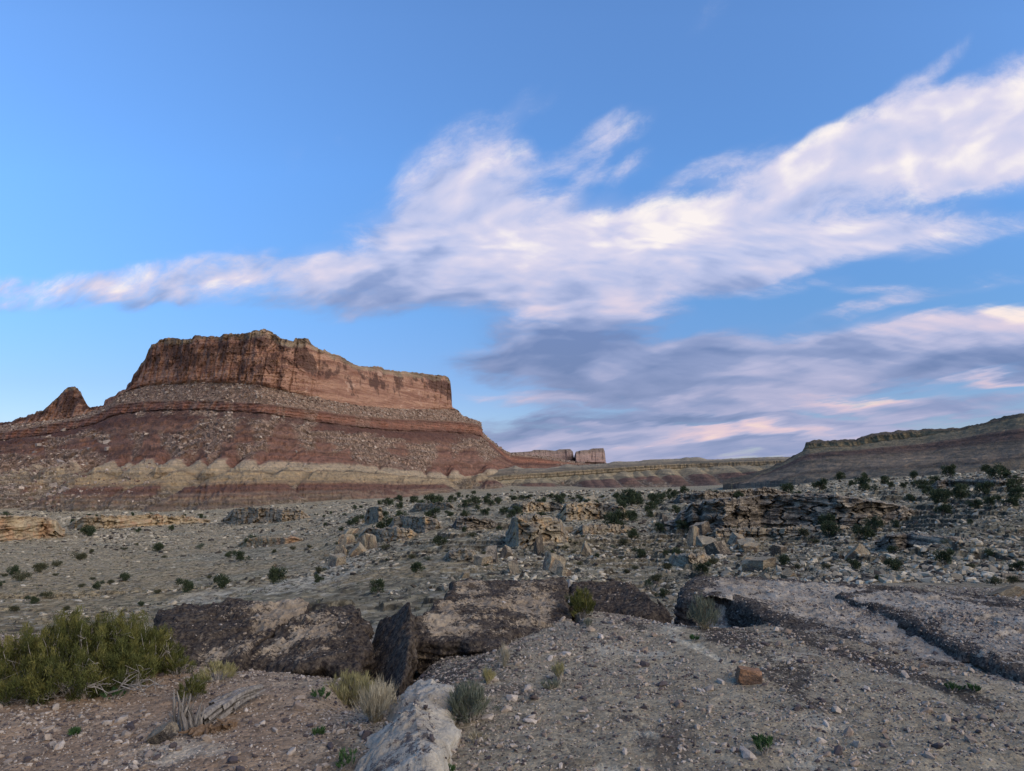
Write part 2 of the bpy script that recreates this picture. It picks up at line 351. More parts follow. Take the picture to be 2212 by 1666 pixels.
# ---------------------------------------------------------------- ground material
def ground_material():
    n = mat('ground_mat'); P = n.pos
    X, Y, Z = n.sep(P)
    big = n.noise(P, 0.035, 3, 0.6); med = n.noise(P, 0.45, 5, 0.65); sm = n.noise(P, 3.2, 6, 0.7)
    nearf = n.mapr(Y, 22, 9, smooth=True)
    # tones
    grey = n.mix(n.mapr(med, 0.35, 0.65), (.185,.165,.12), (.32,.285,.21))
    sand = n.mix(n.mapr(sm, 0.35, 0.65), (.26,.205,.13), (.34,.28,.185))
    pink = n.mix(n.mapr(sm, 0.3, 0.7), (.22,.155,.115), (.32,.24,.18))
    midc = n.mix(n.mapr(n.m('ADD', big, n.m('MULTIPLY', n.m('DIVIDE', X, n.m('MAXIMUM', Y, 5.0)), -0.36)), 0.50, 0.66, smooth=True), grey, sand)
    leftn = n.mapr(n.m('ADD', n.m('DIVIDE', X, n.m('MAXIMUM', Y, 3.0)), n.m('MULTIPLY', n.m('SUBTRACT', med, 0.5), 0.5)), -0.12, -0.40, smooth=True)
    nearc = n.mix(leftn, n.mix(n.mapr(sm, 0.3, 0.7), (.19,.165,.13), (.31,.275,.22)), pink)
    base = n.mix(nearf, midc, nearc)
    # bare pale rock showing through
    pale = n.mapr(n.m('ADD', n.noise(P, 0.9, 6, 0.62), n.m('MULTIPLY', big, 0.1)), 0.60, 0.68, smooth=True)
    base = n.mix(n.m('MULTIPLY', pale, 0.55), base, (.43,.405,.36))
    pa = n.m('ADD', attr(n, 'pale'), n.m('MULTIPLY', n.m('SUBTRACT', n.noise(n.v('MULTIPLY', P, (1, .4, 1)), 1.1, 7, .72), .5), 1.6))
    base = n.mix(n.m('MULTIPLY', n.mapr(pa, .42, .62, smooth=True), .85), base, (.42,.385,.32))
    # dark varnished fragments
    sq = n.v('MULTIPLY', P, (1.0, 0.55, 1.0))
    dk = n.mapr(n.noise(sq, 1.7, 8, 0.74), 0.51, 0.60, smooth=True)
    dk2 = n.mapr(n.noise(P, 0.33, 3, 0.6), 0.44, 0.58, smooth=True)
    base = n.mix(n.m('MULTIPLY', n.m('MULTIPLY', dk, dk2), 0.85), base, (.060,.048,.045))
    cr = attr(n, 'crust'); fn = n.noise(n.v('MULTIPLY', P, (1, .7, 1)), 22, 7, .8); fm = n.noise(n.v('MULTIPLY', P, (1, .5, 1)), 3.5, 6, .75)
    vv = n.m('ADD', n.m('ADD', n.m('MULTIPLY', cr, .5), n.m('MULTIPLY', n.m('SUBTRACT', fn, .5), 1.4)), n.m('MULTIPLY', n.m('SUBTRACT', fm, .5), 1.3))
    base = n.mix(n.m('MULTIPLY', n.mapr(vv, .20, .30, smooth=True), .85), base, (.034,.029,.028))
    # pebbles: cells of different tone with dark gaps
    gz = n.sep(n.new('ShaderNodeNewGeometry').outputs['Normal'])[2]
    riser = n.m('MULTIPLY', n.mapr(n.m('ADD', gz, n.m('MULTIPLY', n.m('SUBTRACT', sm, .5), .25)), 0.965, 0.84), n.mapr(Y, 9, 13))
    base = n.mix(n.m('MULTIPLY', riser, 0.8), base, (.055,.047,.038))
    base = n.mix(1.0, base, (1.04, 1.0, .86), 'MULTIPLY')
    c1 = n.voro(P, 26, out='Color'); d1 = n.voro(P, 26, feature='DISTANCE_TO_EDGE')
    c2 = n.voro(P, 60, out='Color'); d2 = n.voro(P, 60)
    tone = n.m('ADD', n.mapr(n.sep(c1)[0], 0, 1, 0.74, 1.26), n.mapr(n.sep(c2)[1], 0, 1, -0.16, 0.16))
    far = n.voro(n.v('MULTIPLY', P, (1, 0.6, 1)), 2.6, out='Color')
    tone_far = n.m('MULTIPLY', n.mapr(n.sep(far)[0], 0, 1, 0.6, 1.4), n.mapr(n.noise(n.v('MULTIPLY', P, (1, .5, 1)), 1.3, 7, .8), .35, .65, .62, 1.4))
    vf2 = n.voro(n.v('MULTIPLY', P, (1, 0.5, 1)), 0.38, out='Color')
    tone_far = n.m('MULTIPLY', tone_far, n.mix(n.mapr(Y, 90, 260), (1, 1, 1), n.xyz(*[n.mapr(n.sep(vf2)[0], 0, 1, .68, 1.32)] * 3)))
    tn = n.m('ADD', n.m('MULTIPLY', tone, nearf), n.m('MULTIPLY', tone_far, n.m('SUBTRACT', 1.0, nearf)))
    base = n.v('MULTIPLY', base, n.xyz(tn, tn, tn))
    h = n.m('ADD', n.m('MULTIPLY', n.mapr(d1, 0, 0.35), 0.006), n.m('MULTIPLY', n.noise(P, 45, 5, .75), 0.016))
    h = n.m('MULTIPLY', h, nearf)
    hf = n.m('MULTIPLY', n.noise(P, 2.4, 9, 0.75), 0.5)
    h = n.m('ADD', h, n.m('MULTIPLY', hf, n.mapr(Y, 8, 30, 0.03, 0.8)))
    return finish(n, base, h, 1.0, 1.0)
GROUND_M = ground_material()
gx, gy = GX.ravel(), GY.ravel(); ngr = gy < 40
crg = np.full(len(gx), -.6)
px_ = gx[ngr] / np.maximum(gy[ngr], .5) * F + CX; pz = ground_v[ngr, 2]; py_ = HY - (pz - CAM_Z) / np.maximum(gy[ngr], .5) * F
c_ = -.15 + .55 * fbm(gx[ngr] / 1.3 + 3, gy[ngr] / 1.0, 0.0, 4)
for (a, b, ra, rb, t_, w_) in [(980,1350,150,60,0,.7),(960,1450,110,36,8,.55),(1130,1420,130,60,0,.35),(1560,1362,90,20,-8,.8),(1640,1420,110,42,-25,.6),(1760,1450,150,36,-12,.45),(1700,1500,180,30,-4,.35),(1700,1352,90,16,-28,.9),(1850,1410,120,14,-18,.9),(2000,1460,110,18,-20,.7),(2120,1520,160,30,-18,.4),
      (1280,1470,160,40,0,.3),(1240,1560,130,40,5,.2),(640,1475,120,22,0,.35),(800,1600,60,60,0,.2),(1380,1345,90,16,-25,.6),(1990,1290,260,36,-3,.55),(2150,1330,160,40,-10,.6),(1960,1235,260,22,-3,.5),(600,1545,80,20,10,.2)]:
    t_ = math.radians(t_); u_ = (px_ - a) * math.cos(t_) - (py_ - b) * math.sin(t_); v_ = (px_ - a) * math.sin(t_) + (py_ - b) * math.cos(t_)
    c_ = c_ + w_ * np.exp(-(u_ / ra) ** 2 - (v_ / rb) ** 2)
crg[ngr] = np.clip(c_ - .5 * sst(14, 26, gy[ngr]), -.6, 1.2)
pal = np.full(len(gx), -.6); ng2 = (gy > .5) & (gy < 160)
px_ = gx[ng2] / gy[ng2] * F + CX; py_ = HY - (ground_v[ng2, 2] - CAM_Z) / gy[ng2] * F; c_ = np.full(px_.shape, -.1)
for (a, b, ra, rb, t_, w_) in [(430,1284,90,22,8,.7),(600,1262,120,18,10,.7),(700,1240,90,24,20,.65),(770,1210,60,30,20,.5),(1090,1245,110,12,0,.5),(1240,1330,60,16,0,.5),(1180,1360,50,20,30,.45),(1450,1340,50,12,-10,.6),(1470,1378,70,12,-25,.6),(1540,1410,80,12,-35,.5),(1800,1470,60,8,-10,.35),(1340,1560,130,20,0,.4),(1500,1590,130,30,-14,.75),(1300,1630,80,40,0,.7),(1650,1480,40,20,0,.3),(1760,1205,120,12,-4,.5),(1600,1225,90,10,0,.5),(300,1340,80,14,0,.4),(60,1310,90,12,0,.4),(560,1530,60,12,0,.35),(1110,1610,60,14,0,.4)]:
    t_ = math.radians(t_); u_ = (px_ - a) * math.cos(t_) - (py_ - b) * math.sin(t_); v_ = (px_ - a) * math.sin(t_) + (py_ - b) * math.cos(t_)
    c_ = c_ + w_ * np.exp(-(u_ / ra) ** 2 - (v_ / rb) ** 2)
pal[ng2] = c_
me = mesh_np('ground', ground_v, grid_faces(len(Yr), len(sc)), {'crust': crg, 'pale': pal}, mats=[GROUND_M])
g = obj('ground', me); tag(g, 'grey tan stony desert ground of gravel and pale bare rock', 'ground', kind='structure')
# ---------------------------------------------------------------- mesas and escarpments
def S_of(x): return (np.asarray(x, float) - CX) / (F * CP + (HY - CY) * SP)
def curve(pts, x, smooth=0):
    p = np.array(pts, float); y = np.interp(x, p[:, 0], p[:, 1])
    if smooth:
        k = np.exp(-0.5 * (np.arange(-3 * smooth, 3 * smooth + 1) / smooth) ** 2); k /= k.sum()
        y = np.convolve(np.pad(y, 3 * smooth, 'edge'), k, 'valid')
    return y
def escarp(x, bounds, depths, rows, shape):
    """x: columns. bounds[i]: rows of the picture, depths[i]: metres, both (ncol,) from foot to rim. rows[i]: grid rows of band i.
    shape[i]: exponent that makes the band steep (<1 concave). Returns Y, Z, Q (band coordinate), all (nrow, ncol)"""
    Ys, Zs, Qs = [], [], []
    Zb = [CAM_Z + d * kz(b) for b, d in zip(bounds, depths)]
    for i in range(len(bounds) - 1):
        t = np.linspace(0, 1, rows[i], endpoint=(i == len(bounds) - 2))[:, None]
        Ys.append(depths[i] + (depths[i + 1] - depths[i]) * t)
        Zs.append(Zb[i] + (Zb[i + 1] - Zb[i]) * t ** shape[i])
        Qs.append(np.repeat(i + t, len(x), 1))
    return np.concatenate(Ys), np.concatenate(Zs), np.concatenate(Qs)
def requant(Z, Zb_profile, Q):
    """band coordinate of each displaced point, read off its column's own undisplaced profile"""
    out = np.empty_like(Z)
    for c in range(Z.shape[1]):
        zz = np.maximum.accumulate(Zb_profile[:, c] + np.arange(len(Zb_profile)) * 1e-4)
        out[:, c] = np.interp(Z[:, c], zz, Q[:, c])
    return out

# ---- the big mesa
x = np.arange(-260, 1262, 1.35)
T = curve([(-260,960),(-120,930),(0,912),(18,911),(30,904),(48,901),(52,896),(66,895),(70,888),(84,887),(92,879),(100,872),(104,868),(112,860),(120,852),(127,843),(133,837),(150,836),(157,840),(163,848),(168,858),(174,866),(180,876),(186,880),(200,878),(215,876),(217,866),(226,860),(240,856),(246,846),(262,842),(264,832),(272,824),(276,810),(284,800),(292,786),(300,778),(306,757),(312,746),(322,744),(330,737),(344,733),(352,732),(400,733),(404,727),(440,726),(462,727),(470,722),(484,721),(506,724),(512,720),(530,719),(533,714),(555,713),(557,710),(562,711),(566,716),(580,722),(590,728),(606,733),(616,736),(624,737),(628,731),(656,732),(662,740),(664,744),(672,750),(690,758),(693,755),(700,760),(712,766),(724,768),(736,774),(760,788),(800,793),(803,791),(822,793),(826,797),(840,799),(880,804),(900,806),(935,810),(958,811),(966,815),(971,824),(974,850),(975.5,881),(985,885),(992,892),(1000,900),(1012,906),(1028,909),(1038,915),(1040,924),(1043,940),(1055,950),(1075,966),(1090,976),(1105,984),(1140,985),(1180,986),(1210,992),(1222,998),(1262,1001)], x)
T = T + 1.1 * fbm(x / 7, 0.3, 0.0, 3) + 0.8 * np.round(1.5 * gn(x / 5, 4.4))
C = curve([(-260,966),(-120,940),(0,920),(60,915),(100,912),(150,905),(185,893),(215,885),(240,862),(262,846),(300,834),(400,827),(500,828),(560,833),(620,848),(700,864),(780,879),(860,884),(975,885),(976,886)], x, 3) + 2 * fbm(x / 22, 1.7, 0.0, 3)
L1 = curve([(-260,978),(-120,958),(0,935),(60,925),(120,912),(185,900),(215,885),(240,872),(300,868),(400,866),(500,869),(560,873),(650,884),(750,897),(850,906),(950,908),(1000,908),(1035,918),(1060,956),(1090,979),(1110,986),(1262,1003)], x, 4) + 2.5 * fbm(x / 30, 5.7, 0.0, 4)
L2 = curve([(-260,990),(-120,972),(0,952),(60,945),(120,936),(200,916),(240,898),(300,890),(400,886),(500,890),(560,893),(650,908),(750,922),(850,932),(950,934),(1040,940),(1060,958),(1090,990),(1110,1002),(1262,1006)], x, 4) + 2.5 * fbm(x / 30, 9.7, 0.0, 4)
M1 = curve([(-260,1010),(0,1008),(100,1004),(300,1000),(450,1000),(600,1005),(750,1008),(850,1018),(950,1028),(1000,1024),(1100,1014),(1262,1012)], x, 4)
M2 = curve([(-260,1048),(0,1048),(300,1046),(450,1042),(600,1040),(750,1038),(850,1042),(950,1044),(1000,1042),(1100,1032),(1262,1026)], x, 4)
M3 = curve([(-260,1118),(0,1118),(300,1117),(450,1114),(600,1107),(750,1100),(850,1090),(950,1078),(1000,1070),(1100,1063),(1262,1056)], x, 4)
T, C, L1, L2 = T, np.maximum(C, T + 0.3), 0, 0
L1 = np.maximum(curve([(-260,978),(-120,958),(0,935),(60,925),(120,914),(185,904),(215,889),(240,876),(300,868),(400,866),(500,869),(560,873),(650,884),(750,897),(850,906),(950,909),(1000,912),(1035,917),(1060,953),(1090,976),(1110,984),(1262,1002)], x, 2) + 2.2 * fbm(x / 30, 5.7, 0.0, 4), C + 0.4)
L2 = np.maximum(curve([(-260,990),(-120,972),(0,952),(60,945),(120,936),(200,916),(240,898),(300,890),(400,886),(500,890),(560,893),(650,908),(750,922),(850,932),(950,934),(1035,940),(1060,960),(1090,990),(1110,1003),(1262,1007)], x, 4) + 2.2 * fbm(x / 30, 9.7, 0.0, 4), L1 + 1.0)
dep = [(-260,1500),(0,1330),(140,1300),(200,1270),(262,1235),(310,1205),(400,1150),(470,1120),(560,1095),(620,1120),(700,1170),(780,1275),(860,1400),(930,1540),(975,1640),(1040,1720),(1110,1900),(1262,2400)]
R = curve(dep, x, 8)
Rc = R + 26 * fbm(x / 46, 2.1, 0.0, 3) * sst(240, 300, x) * (1 - sst(960, 980, x)) + 5 * fbm(x / 13, 8.1, 0.0, 2)
foot = curve([(-260,640),(0,640),(500,650),(600,690),(750,780),(850,870),(950,980),(1050,1080),(1150,1230),(1262,1300)], x, 8)
dM1 = foot + 0.52 * (R - 60 - foot)
dM2 = foot + 0.27 * (R - 60 - foot)
dL2 = foot + 0.88 * (R - foot) - 20; dL1 = dL2 + 14
band = [M3 + 3, M2, M1, L2, L1, C, T]
dd = [foot, dM2, dM1, dL2, dL1, R - 26, Rc]
rws = [120, 90, 150, 34, 60, 200]
Ym, Zm, Qm = escarp(x, band, dd, rws, [1.0, 1.0, 1.12, 1.0, 1.15, 1.0])
S = S_of(x)[None, :]; XC = S * Ym
Zb = Zm.copy(); 
w = lambda a, b, c, d: sst(a, b, Qm) * (1 - sst(c, d, Qm))
wx = x[None, :] + 10 * fbm(XC / 90, Ym / 90, 0.0, 3)
# badland spurs of the foot: ridges that end in cones, domes above, red cones below
XM = S * Ym
sp = []
def spur(xa, qa, k=0.62, r=5, up=0.0):
    c = int(np.clip(np.searchsorted(x, xa), 0, len(x) - 1)); j = int(np.argmin(np.abs(Qm[:, c] - qa)))
    j2 = int(np.argmin(np.abs(Qm[:, c] - (qa + .35))))
    rise = (Zb[j2, c] - Zb[j, c]) / (Ym[j2, c] - Ym[j, c])
    sp.append((XM[j, c], Ym[j, c], Zb[j, c] + up, rise, k, r))
rr = random.Random(5)
for xa in (-190, -90, 20, 110, 205, 262, 300, 352, 402, 470, 520, 566, 612, 655, 702, 760, 815, 868, 925, 985, 1040, 1100, 1160, 1220): spur(xa + rr.uniform(-14, 14), 1.90 + rr.uniform(-.16, .10), rr.uniform(1.0, 1.7), rr.uniform(9, 26), rr.uniform(-2, 4))
for xa, qa in ((-150, 1.2), (-40, 1.15), (70, 1.0), (160, 1.1), (235, .8), (352, 1.16), (445, .8), (500, 1.0), (592, 1.12), (655, .75), (735, 1.0), (805, 1.2), (870, .8), (925, .9), (1030, 1.1), (1125, 1.2), (1210, 1.0)): spur(xa, qa, .55, 2.5, 3.5)
for _ in range(40): spur(rr.uniform(-250, 1250), rr.uniform(.3, .75), .5, 2, 3)
Zlow = Zm - 27 * w(-0.1, 0.55, 2.0, 2.4) - 2
ang = 0.5 * fbm(XM / 16, Ym / 30, 0.0, 3)
Zs = Zlow.copy()
for (xa, ya, za, rise, k, r) in sp:
    fr = np.maximum(0, ya - Ym); bk = np.maximum(0, Ym - ya)
    d = np.sqrt((XM - xa) ** 2 + fr ** 2 + r * r) - r
    Zs = np.maximum(Zs, za + np.minimum(rise, .30) * np.minimum(bk, 60) - (k + rise * 0.2) * d * (1 + 0.25 * ang))
Zs = np.minimum(Zs, Zm + 7)
fw = 1 - sst(2.1, 2.4, Qm)
Zm = Zm * (1 - fw) + Zs * fw
gul = np.clip((Zb - Zm) / 9, 0, 1.6)
Zm = Zm - 2.4 * np.clip(ridge((wx + 9 * fbm(wx / 30, Qm * 4, 0.0, 3)) / 13, Qm * 1.6, 0.0, 4), 0, 1) * w(.1, .4, 1.9, 2.1) + 1.3 * ridge(XC / 7, Zb / 5, 0.0, 3) * w(.1, .3, 2.9, 3.0)
lst = np.sin(Zm * 1.15 + 2 * fbm(XC / 60, 3.0, 0.0, 2)) * 0.5
Ym = Ym - 3.0 * lst * w(0.1, .3, 1.7, 1.95)
# talus cones and ravines above: two families of slanting ridges
yy_ = Qm * 95
sh1 = ridge((wx + 1.15 * yy_) / 90, 0.0, 0.0, 3); sh2 = ridge((wx - 1.0 * yy_) / 80 + 9.3, 4.0, 0.0, 3)
r3 = 0.5 * (sh1 + sh2)
Zm = Zm + 3.5 * w(2.0, 2.1, 2.75, 2.85) * (np.round(2.2 * (Qm * 3.3 + .5 * fbm(wx / 50, Qm, 0.0, 3))) / 2.2 - (Qm * 3.3 + .5 * fbm(wx / 50, Qm, 0.0, 3))) * 3
Zm = Zm + 9 * w(1.95, 2.5, 2.8, 3.05) * (np.maximum(sh1, sh2) - 0.4) + 5 * w(3.9, 4.3, 4.8, 5.0) * (r3 - .1)
# caves, buttresses, joints of the cliff
cw = w(4.95, 5.06, 6.5, 7)
but = ridge(XC / 50, Zb / 130, 0.0, 2) * 9 + ridge(XC / 17 + .4 * gn(XC / 40, Zb / 25), Zb / 45, 0.0, 3) * 4.5
blk = np.floor(3.1 * fbm(XC / 12, Zb / 19, 0.0, 3) + 0.5) * 3.2
bed = ridge(XC / 130, Zb / 7.5, 0.0, 3) * 2.6
clean = sst(590, 700, wx) * (1 - sst(900, 950, wx)); clean = np.broadcast_to(clean, Qm.shape)
Ym = Ym - cw * (but * (1 - 0.6 * clean) + blk * (1 - 0.75 * clean) + bed * (1 - 0.6 * clean))
jt = np.clip(1 - np.abs(gn(XC / 17 + 0.15 * fbm(Zb / 20, XC / 40, 0.0, 2), 2.2)) * 9, 0, 1)
Ym = Ym + cw * 5 * jt * (1 - 0.5 * clean)
cap = sst(5.82, 5.9, Qm + 0.05 * fbm(XC / 30, 1.0, 0.0, 3))
Ym = Ym + cap * 7 * sst(0, .4, gn(XC / 40, 7.7) + .3)
lw = w(3.0, 3.08, 3.95, 4.05)
Ym = Ym - lw * (ridge(XC / 26, Zb / 30, 0.0, 3) * 9 + np.sin(Zb * 1.3) * 1.2)
# boulders and roughness everywhere on the slopes
sl = 1 - cw
Zm = Zm + sl * (2.6 * fbm(XC / 9, Ym / 9, Zb / 9, 4) + 0.8 * np.clip(ridge(XC / 4, Ym / 6, Zb / 4, 3), 0, 1) * w(1.9, 2.3, 4.9, 5))
Qc = requant(Zm, Zb, Qm)
Qc = np.where(Qm > 4.9, Qm, np.minimum(Qc, 4.98))
crest = np.clip(gul, 0, 1.5) - .35
Qc = Qc + (.34 + .3 * (Qm < 1.45)) * crest * sst(.15, .5, Qm) * (1 - sst(2.15, 2.35, Qm))
# talus cover: falls in cones from the ledges, fills the ravines
RED = [(300,906,940,150,95),(120,925,950,70,40),(30,955,985,60,70),(255,925,1006,10,42),(330,938,1000,5,60),(428,962,1004,3,34),(522,915,960,14,30),(495,962,1006,12,38),
       (610,922,1006,14,62),(560,975,1008,6,24),(690,950,1010,8,46),(745,975,1012,5,40),(855,935,952,40,52),(860,960,985,6,20),(930,925,960,45,60),(958,945,1022,8,38),(1010,975,1020,20,46),(1130,990,1012,60,90),(790,925,940,40,60),(705,905,935,20,40),(1060,1000,1020,20,50),(180,955,975,20,60)]
ypx = M1[None, :] + (Qm - 2) * (L2 - M1)[None, :]; jx = x[None, :] + 26 * fbm(x[None, :] / 34, ypx / 24, 0.0, 5) + 4 * gn(x[None, :] / 5, ypx / 5)
red = np.zeros_like(Qm)
for (xc, y0_, y1_, h0_, h1_) in RED:
    t_ = (ypx - y0_) / (y1_ - y0_); hw = h0_ + (h1_ - h0_) * np.clip(t_, 0, 1)
    red = np.maximum(red, sst(-8, 9, 5 * gn(x[None, :] / 3, ypx / 3) + hw - np.abs(jx - xc)) * sst(-.12, .05, t_) * (1 - sst(1.0, 1.15, t_)))
red = np.maximum(red, sst(2.80, 2.86, Qm + .05 * fbm(x[None, :] / 20, 1.0, 0.0, 3)) * 0.8 * (fbm(x[None, :] / 40, 6.6, 0.0, 3) > -.12))
tal = (1 - red * .9) * sst(1.94, 2.04, Qc + 0.06 * fbm(XC / 12, Ym / 12, 0.0, 2) + 0.05 * gul)
tal = np.maximum(tal, .85 * sst(0.15, 0.45, gul + 0.35 * fbm(XC / 9, Ym / 9, 0.0, 3)) * (1 - sst(.9, 1.15, Qm)))
tal = np.maximum(tal, sst(0.8, 1.3, gul + 0.4 * fbm(XC / 12, Ym / 12, 0.0, 3)) * sst(1.45, 1.7, Qm) * (1 - sst(2.0, 2.1, Qm)))  # gully debris, browner between the domes: crevice shade put into the talus colour
tal = np.maximum(tal, sst(0.75, 1.25, gul + 0.35 * fbm(XC / 12, Ym / 12, 0.0, 3)) * (1 - sst(1.9, 2.0, Qm)) * 0.55)
tal = np.maximum(tal, 0.9 * sst(0.12, .3, fbm(wx / 60, Qm * 1.0, 0.0, 4) + .3 * sst(200, 60, x)[None, :]) * (Qm < 2.0) * sst(300, 150, x)[None, :])
tal = np.where((Qm > 4) & (Qm < 5), np.maximum(tal, 0.8), tal)
tal = np.where(Qm < 3, tal, np.where(Qm < 4, tal * 0.5 * (gn(XC / 20, 1) > -0.1), tal)) * (1 - cw)
# plateau behind the rim and a skirt below the foot
nb = 14
tb = np.linspace(0, 1, nb + 1)[1:, None]
Yb = Ym[-1:] + tb * np.where(x < 262, 120, np.where(x < 976, 420, 200)) * 1.0
Zt = Zm[-1:] - tb ** 1.3 * np.where(x < 976, 120, 90) - 2 + 1.5 * fbm(S * Yb / 30, Yb / 30, 0.0, 3)
Ysk = Ym[:1] - 30; Zsk = Zm[:1] - 25
YY = np.concatenate([Ysk, Ym, Yb]); ZZ = np.concatenate([Zsk, Zm, Zt])
QQ = np.concatenate([Qc[:1], Qc, np.full_like(Yb, 6.0)]); TT = np.concatenate([tal[:1], tal, np.full_like(Yb, 0.3)])
CLN = np.concatenate([clean[:1], clean, np.repeat(clean[-1:], nb, 0)])
MV = np.stack([S * YY, YY, ZZ], -1)
nrow = [1 + sum(rws[:2]), sum(rws[2:5]), rws[5] + nb]
def strata_mat(name, stops, kind='mesa', tint=(1, 1, 1)):
    n = mat(name); P = n.pos; q = attr(n, 'strata'); ta = attr(n, 'talus'); cl = attr(n, 'clean')
    X, Y, Z = n.sep(P)
    nz = n.noise(P, 0.03, 5, 0.6); 
    qq = n.m('ADD', q, n.m('MULTIPLY', n.m('SUBTRACT', nz, 0.5), 0.16))
    band_ = n.ramp(n.m('DIVIDE', qq, 7.0), [(p / 7, c) for p, c in stops])
    # fine beds
    hz = n.noise(n.v('MULTIPLY', P, (0.012, 0.012, 0.42)), 1.0, 6, 0.75)
    mo = n.noise(P, 0.11, 8, 0.75)
    tb_ = n.m('MULTIPLY', n.mapr(hz, 0.3, 0.7, 0.66 if kind == 'mesa' else .42, 1.30 if kind == 'mesa' else 1.55), n.mapr(mo, .3, .7, .62, 1.4))
    band_ = n.v('MULTIPLY', band_, n.xyz(tb_, n.m('ADD', n.m('MULTIPLY', tb_, 0.85), 0.15), n.m('ADD', n.m('MULTIPLY', tb_, 0.75), 0.25)))
    # debris
    vc = n.voro(P, 0.24, out='Color'); vs_ = n.voro(P, 0.55, out='Color')
    bl = n.mapr(n.m('MULTIPLY', n.sep(vc)[0], n.m('ADD', n.sep(vs_)[1], 0.35)), 0.1, 1.1, 0.5, 1.75)
    deb = n.mix(n.mapr(q, 1.5, 2.0, 0.0, 1.0 if kind == 'mesa' else 0.0), (.25,.215,.165), n.mix(n.noise(P, 0.02, 3, 0.5), (.25,.165,.125), (.265,.21,.16)))
    deb = n.v('MULTIPLY', deb, n.xyz(bl, bl, bl)); mo2 = n.mapr(mo, .3, .7, .7, 1.3); deb = n.v('MULTIPLY', deb, n.xyz(mo2, mo2, mo2))
    col = n.mix(n.m('MULTIPLY', ta, 0.92), band_, deb)
    if kind == 'mesa':
        # the cliff: streaked varnish, clean spalled faces, horizontal beds
        cm = n.mapr(q, 4.97, 5.03)
        st_ = n.noise(n.v('MULTIPLY', P, (0.06, 0.035, 0.020)), 1.0, 6, 0.68)
        st2 = n.noise(n.v('MULTIPLY', P, (0.03, 0.02, 0.03)), 1.0, 5, 0.62)
        beds = n.noise(n.v('MULTIPLY', P, (0.01, 0.01, 0.16)), 1.0, 5, 0.7)
        rock = n.mix(n.mapr(beds, 0.41, 0.59), (.25,.135,.10), (.43,.265,.19))
        palef = n.mapr(n.noise(n.v('MULTIPLY', P, (0.03, 0.02, 0.045)), 1.0, 3, 0.6), 0.60, 0.66)
        rock = n.mix(n.m('MULTIPLY', n.m('MULTIPLY', palef, cl), 0.65), rock, (.55,.39,.31))
        var = n.m('ADD', n.m('MULTIPLY', st_, 0.55), n.m('MULTIPLY', st2, 0.65))
        var = n.m('SUBTRACT', var, n.m('MULTIPLY', cl, 0.055))
        hv = n.mapr(q, 5.0, 5.6, -0.11, 0.05)
        vf = n.mapr(n.m('ADD', var, hv), 0.575, 0.65, smooth=True)
        rock = n.mix(n.m('MULTIPLY', vf, 0.8), rock, (.075,.045,.040))
        capc = n.mapr(n.m('ADD', q, n.m('MULTIPLY', n.m('SUBTRACT', st2, 0.5), 0.4)), 5.84, 5.92)
        rock = n.mix(n.m('MULTIPLY', capc, 0.75), rock, n.mix(n.mapr(beds, 0.4, 0.6), (.16,.125,.09), (.34,.28,.20)))
        col = n.mix(cm, col, rock)
    col = n.mix(1.0, col, tint, 'MULTIPLY')
    h = n.m('ADD', n.m('MULTIPLY', n.noise(P, 0.12, 8, 0.72), 11.0), n.m('MULTIPLY', n.sep(vc)[0], n.m('MULTIPLY', ta, 2.2)))
    h = n.m('ADD', h, n.m('MULTIPLY', hz, 2.0))
    return finish(n, col, h, 1.0, 1.0)
MESA_M = strata_mat('mesa_rock', [(0, (.20,.165,.125)), (0.18, (.22,.17,.125)), (0.24, (.17,.12,.09)), (0.29, (.30,.235,.165)), (0.34, (.19,.125,.095)), (0.42, (.26,.19,.14)), (0.47, (.17,.10,.078)), (0.66, (.175,.098,.075)), (0.74, (.30,.22,.145)), (0.9, (.38,.295,.185)), (1.35, (.40,.315,.20)), (1.44, (.24,.185,.12)), (1.55, (.42,.345,.235)), (1.93, (.41,.335,.24)), (2.0, (.215,.115,.088)), (2.22, (.22,.12,.09)), (2.25, (.12,.066,.052)), (2.31, (.24,.14,.105)), (2.52, (.21,.115,.088)), (2.55, (.11,.06,.048)), (2.62, (.25,.15,.112)), (2.85, (.12,.062,.05)), (3.05, (.115,.062,.052)), (3.5, (.28,.14,.10)), (3.9, (.14,.075,.06)), (4.05, (.26,.175,.13)), (4.9, (.30,.20,.145)), (5.05, (.31,.18,.13))], tint=(1.14, 1.08, 1.0))
root = tag(obj('mesa', None, loc=(0, 0, 0)), 'big layered red mesa with tall dark streaked cliff and pale badland foot', 'mesa', kind='structure')
def rowslice(name, a, b, parent):
    vv = MV[a:b]; nr, nc = vv.shape[:2]
    me = mesh_np(name, vv.reshape(-1, 3), grid_faces(nr, nc), {'strata': QQ[a:b], 'talus': TT[a:b], 'clean': CLN[a:b]}, mats=[MESA_M])
    return obj(name, me, parent)
r0 = 0; cuts = [0, nrow[0], nrow[0] + nrow[1], nrow[0] + nrow[1] + nrow[2]]
for nm, a, b in zip(('badland_foot', 'talus_slope', 'cliff'), cuts[:-1], cuts[1:]):
    rowslice(nm, a, min(b + 1, len(MV)), root)
print('mesa', MV.shape, time.time() - T0)

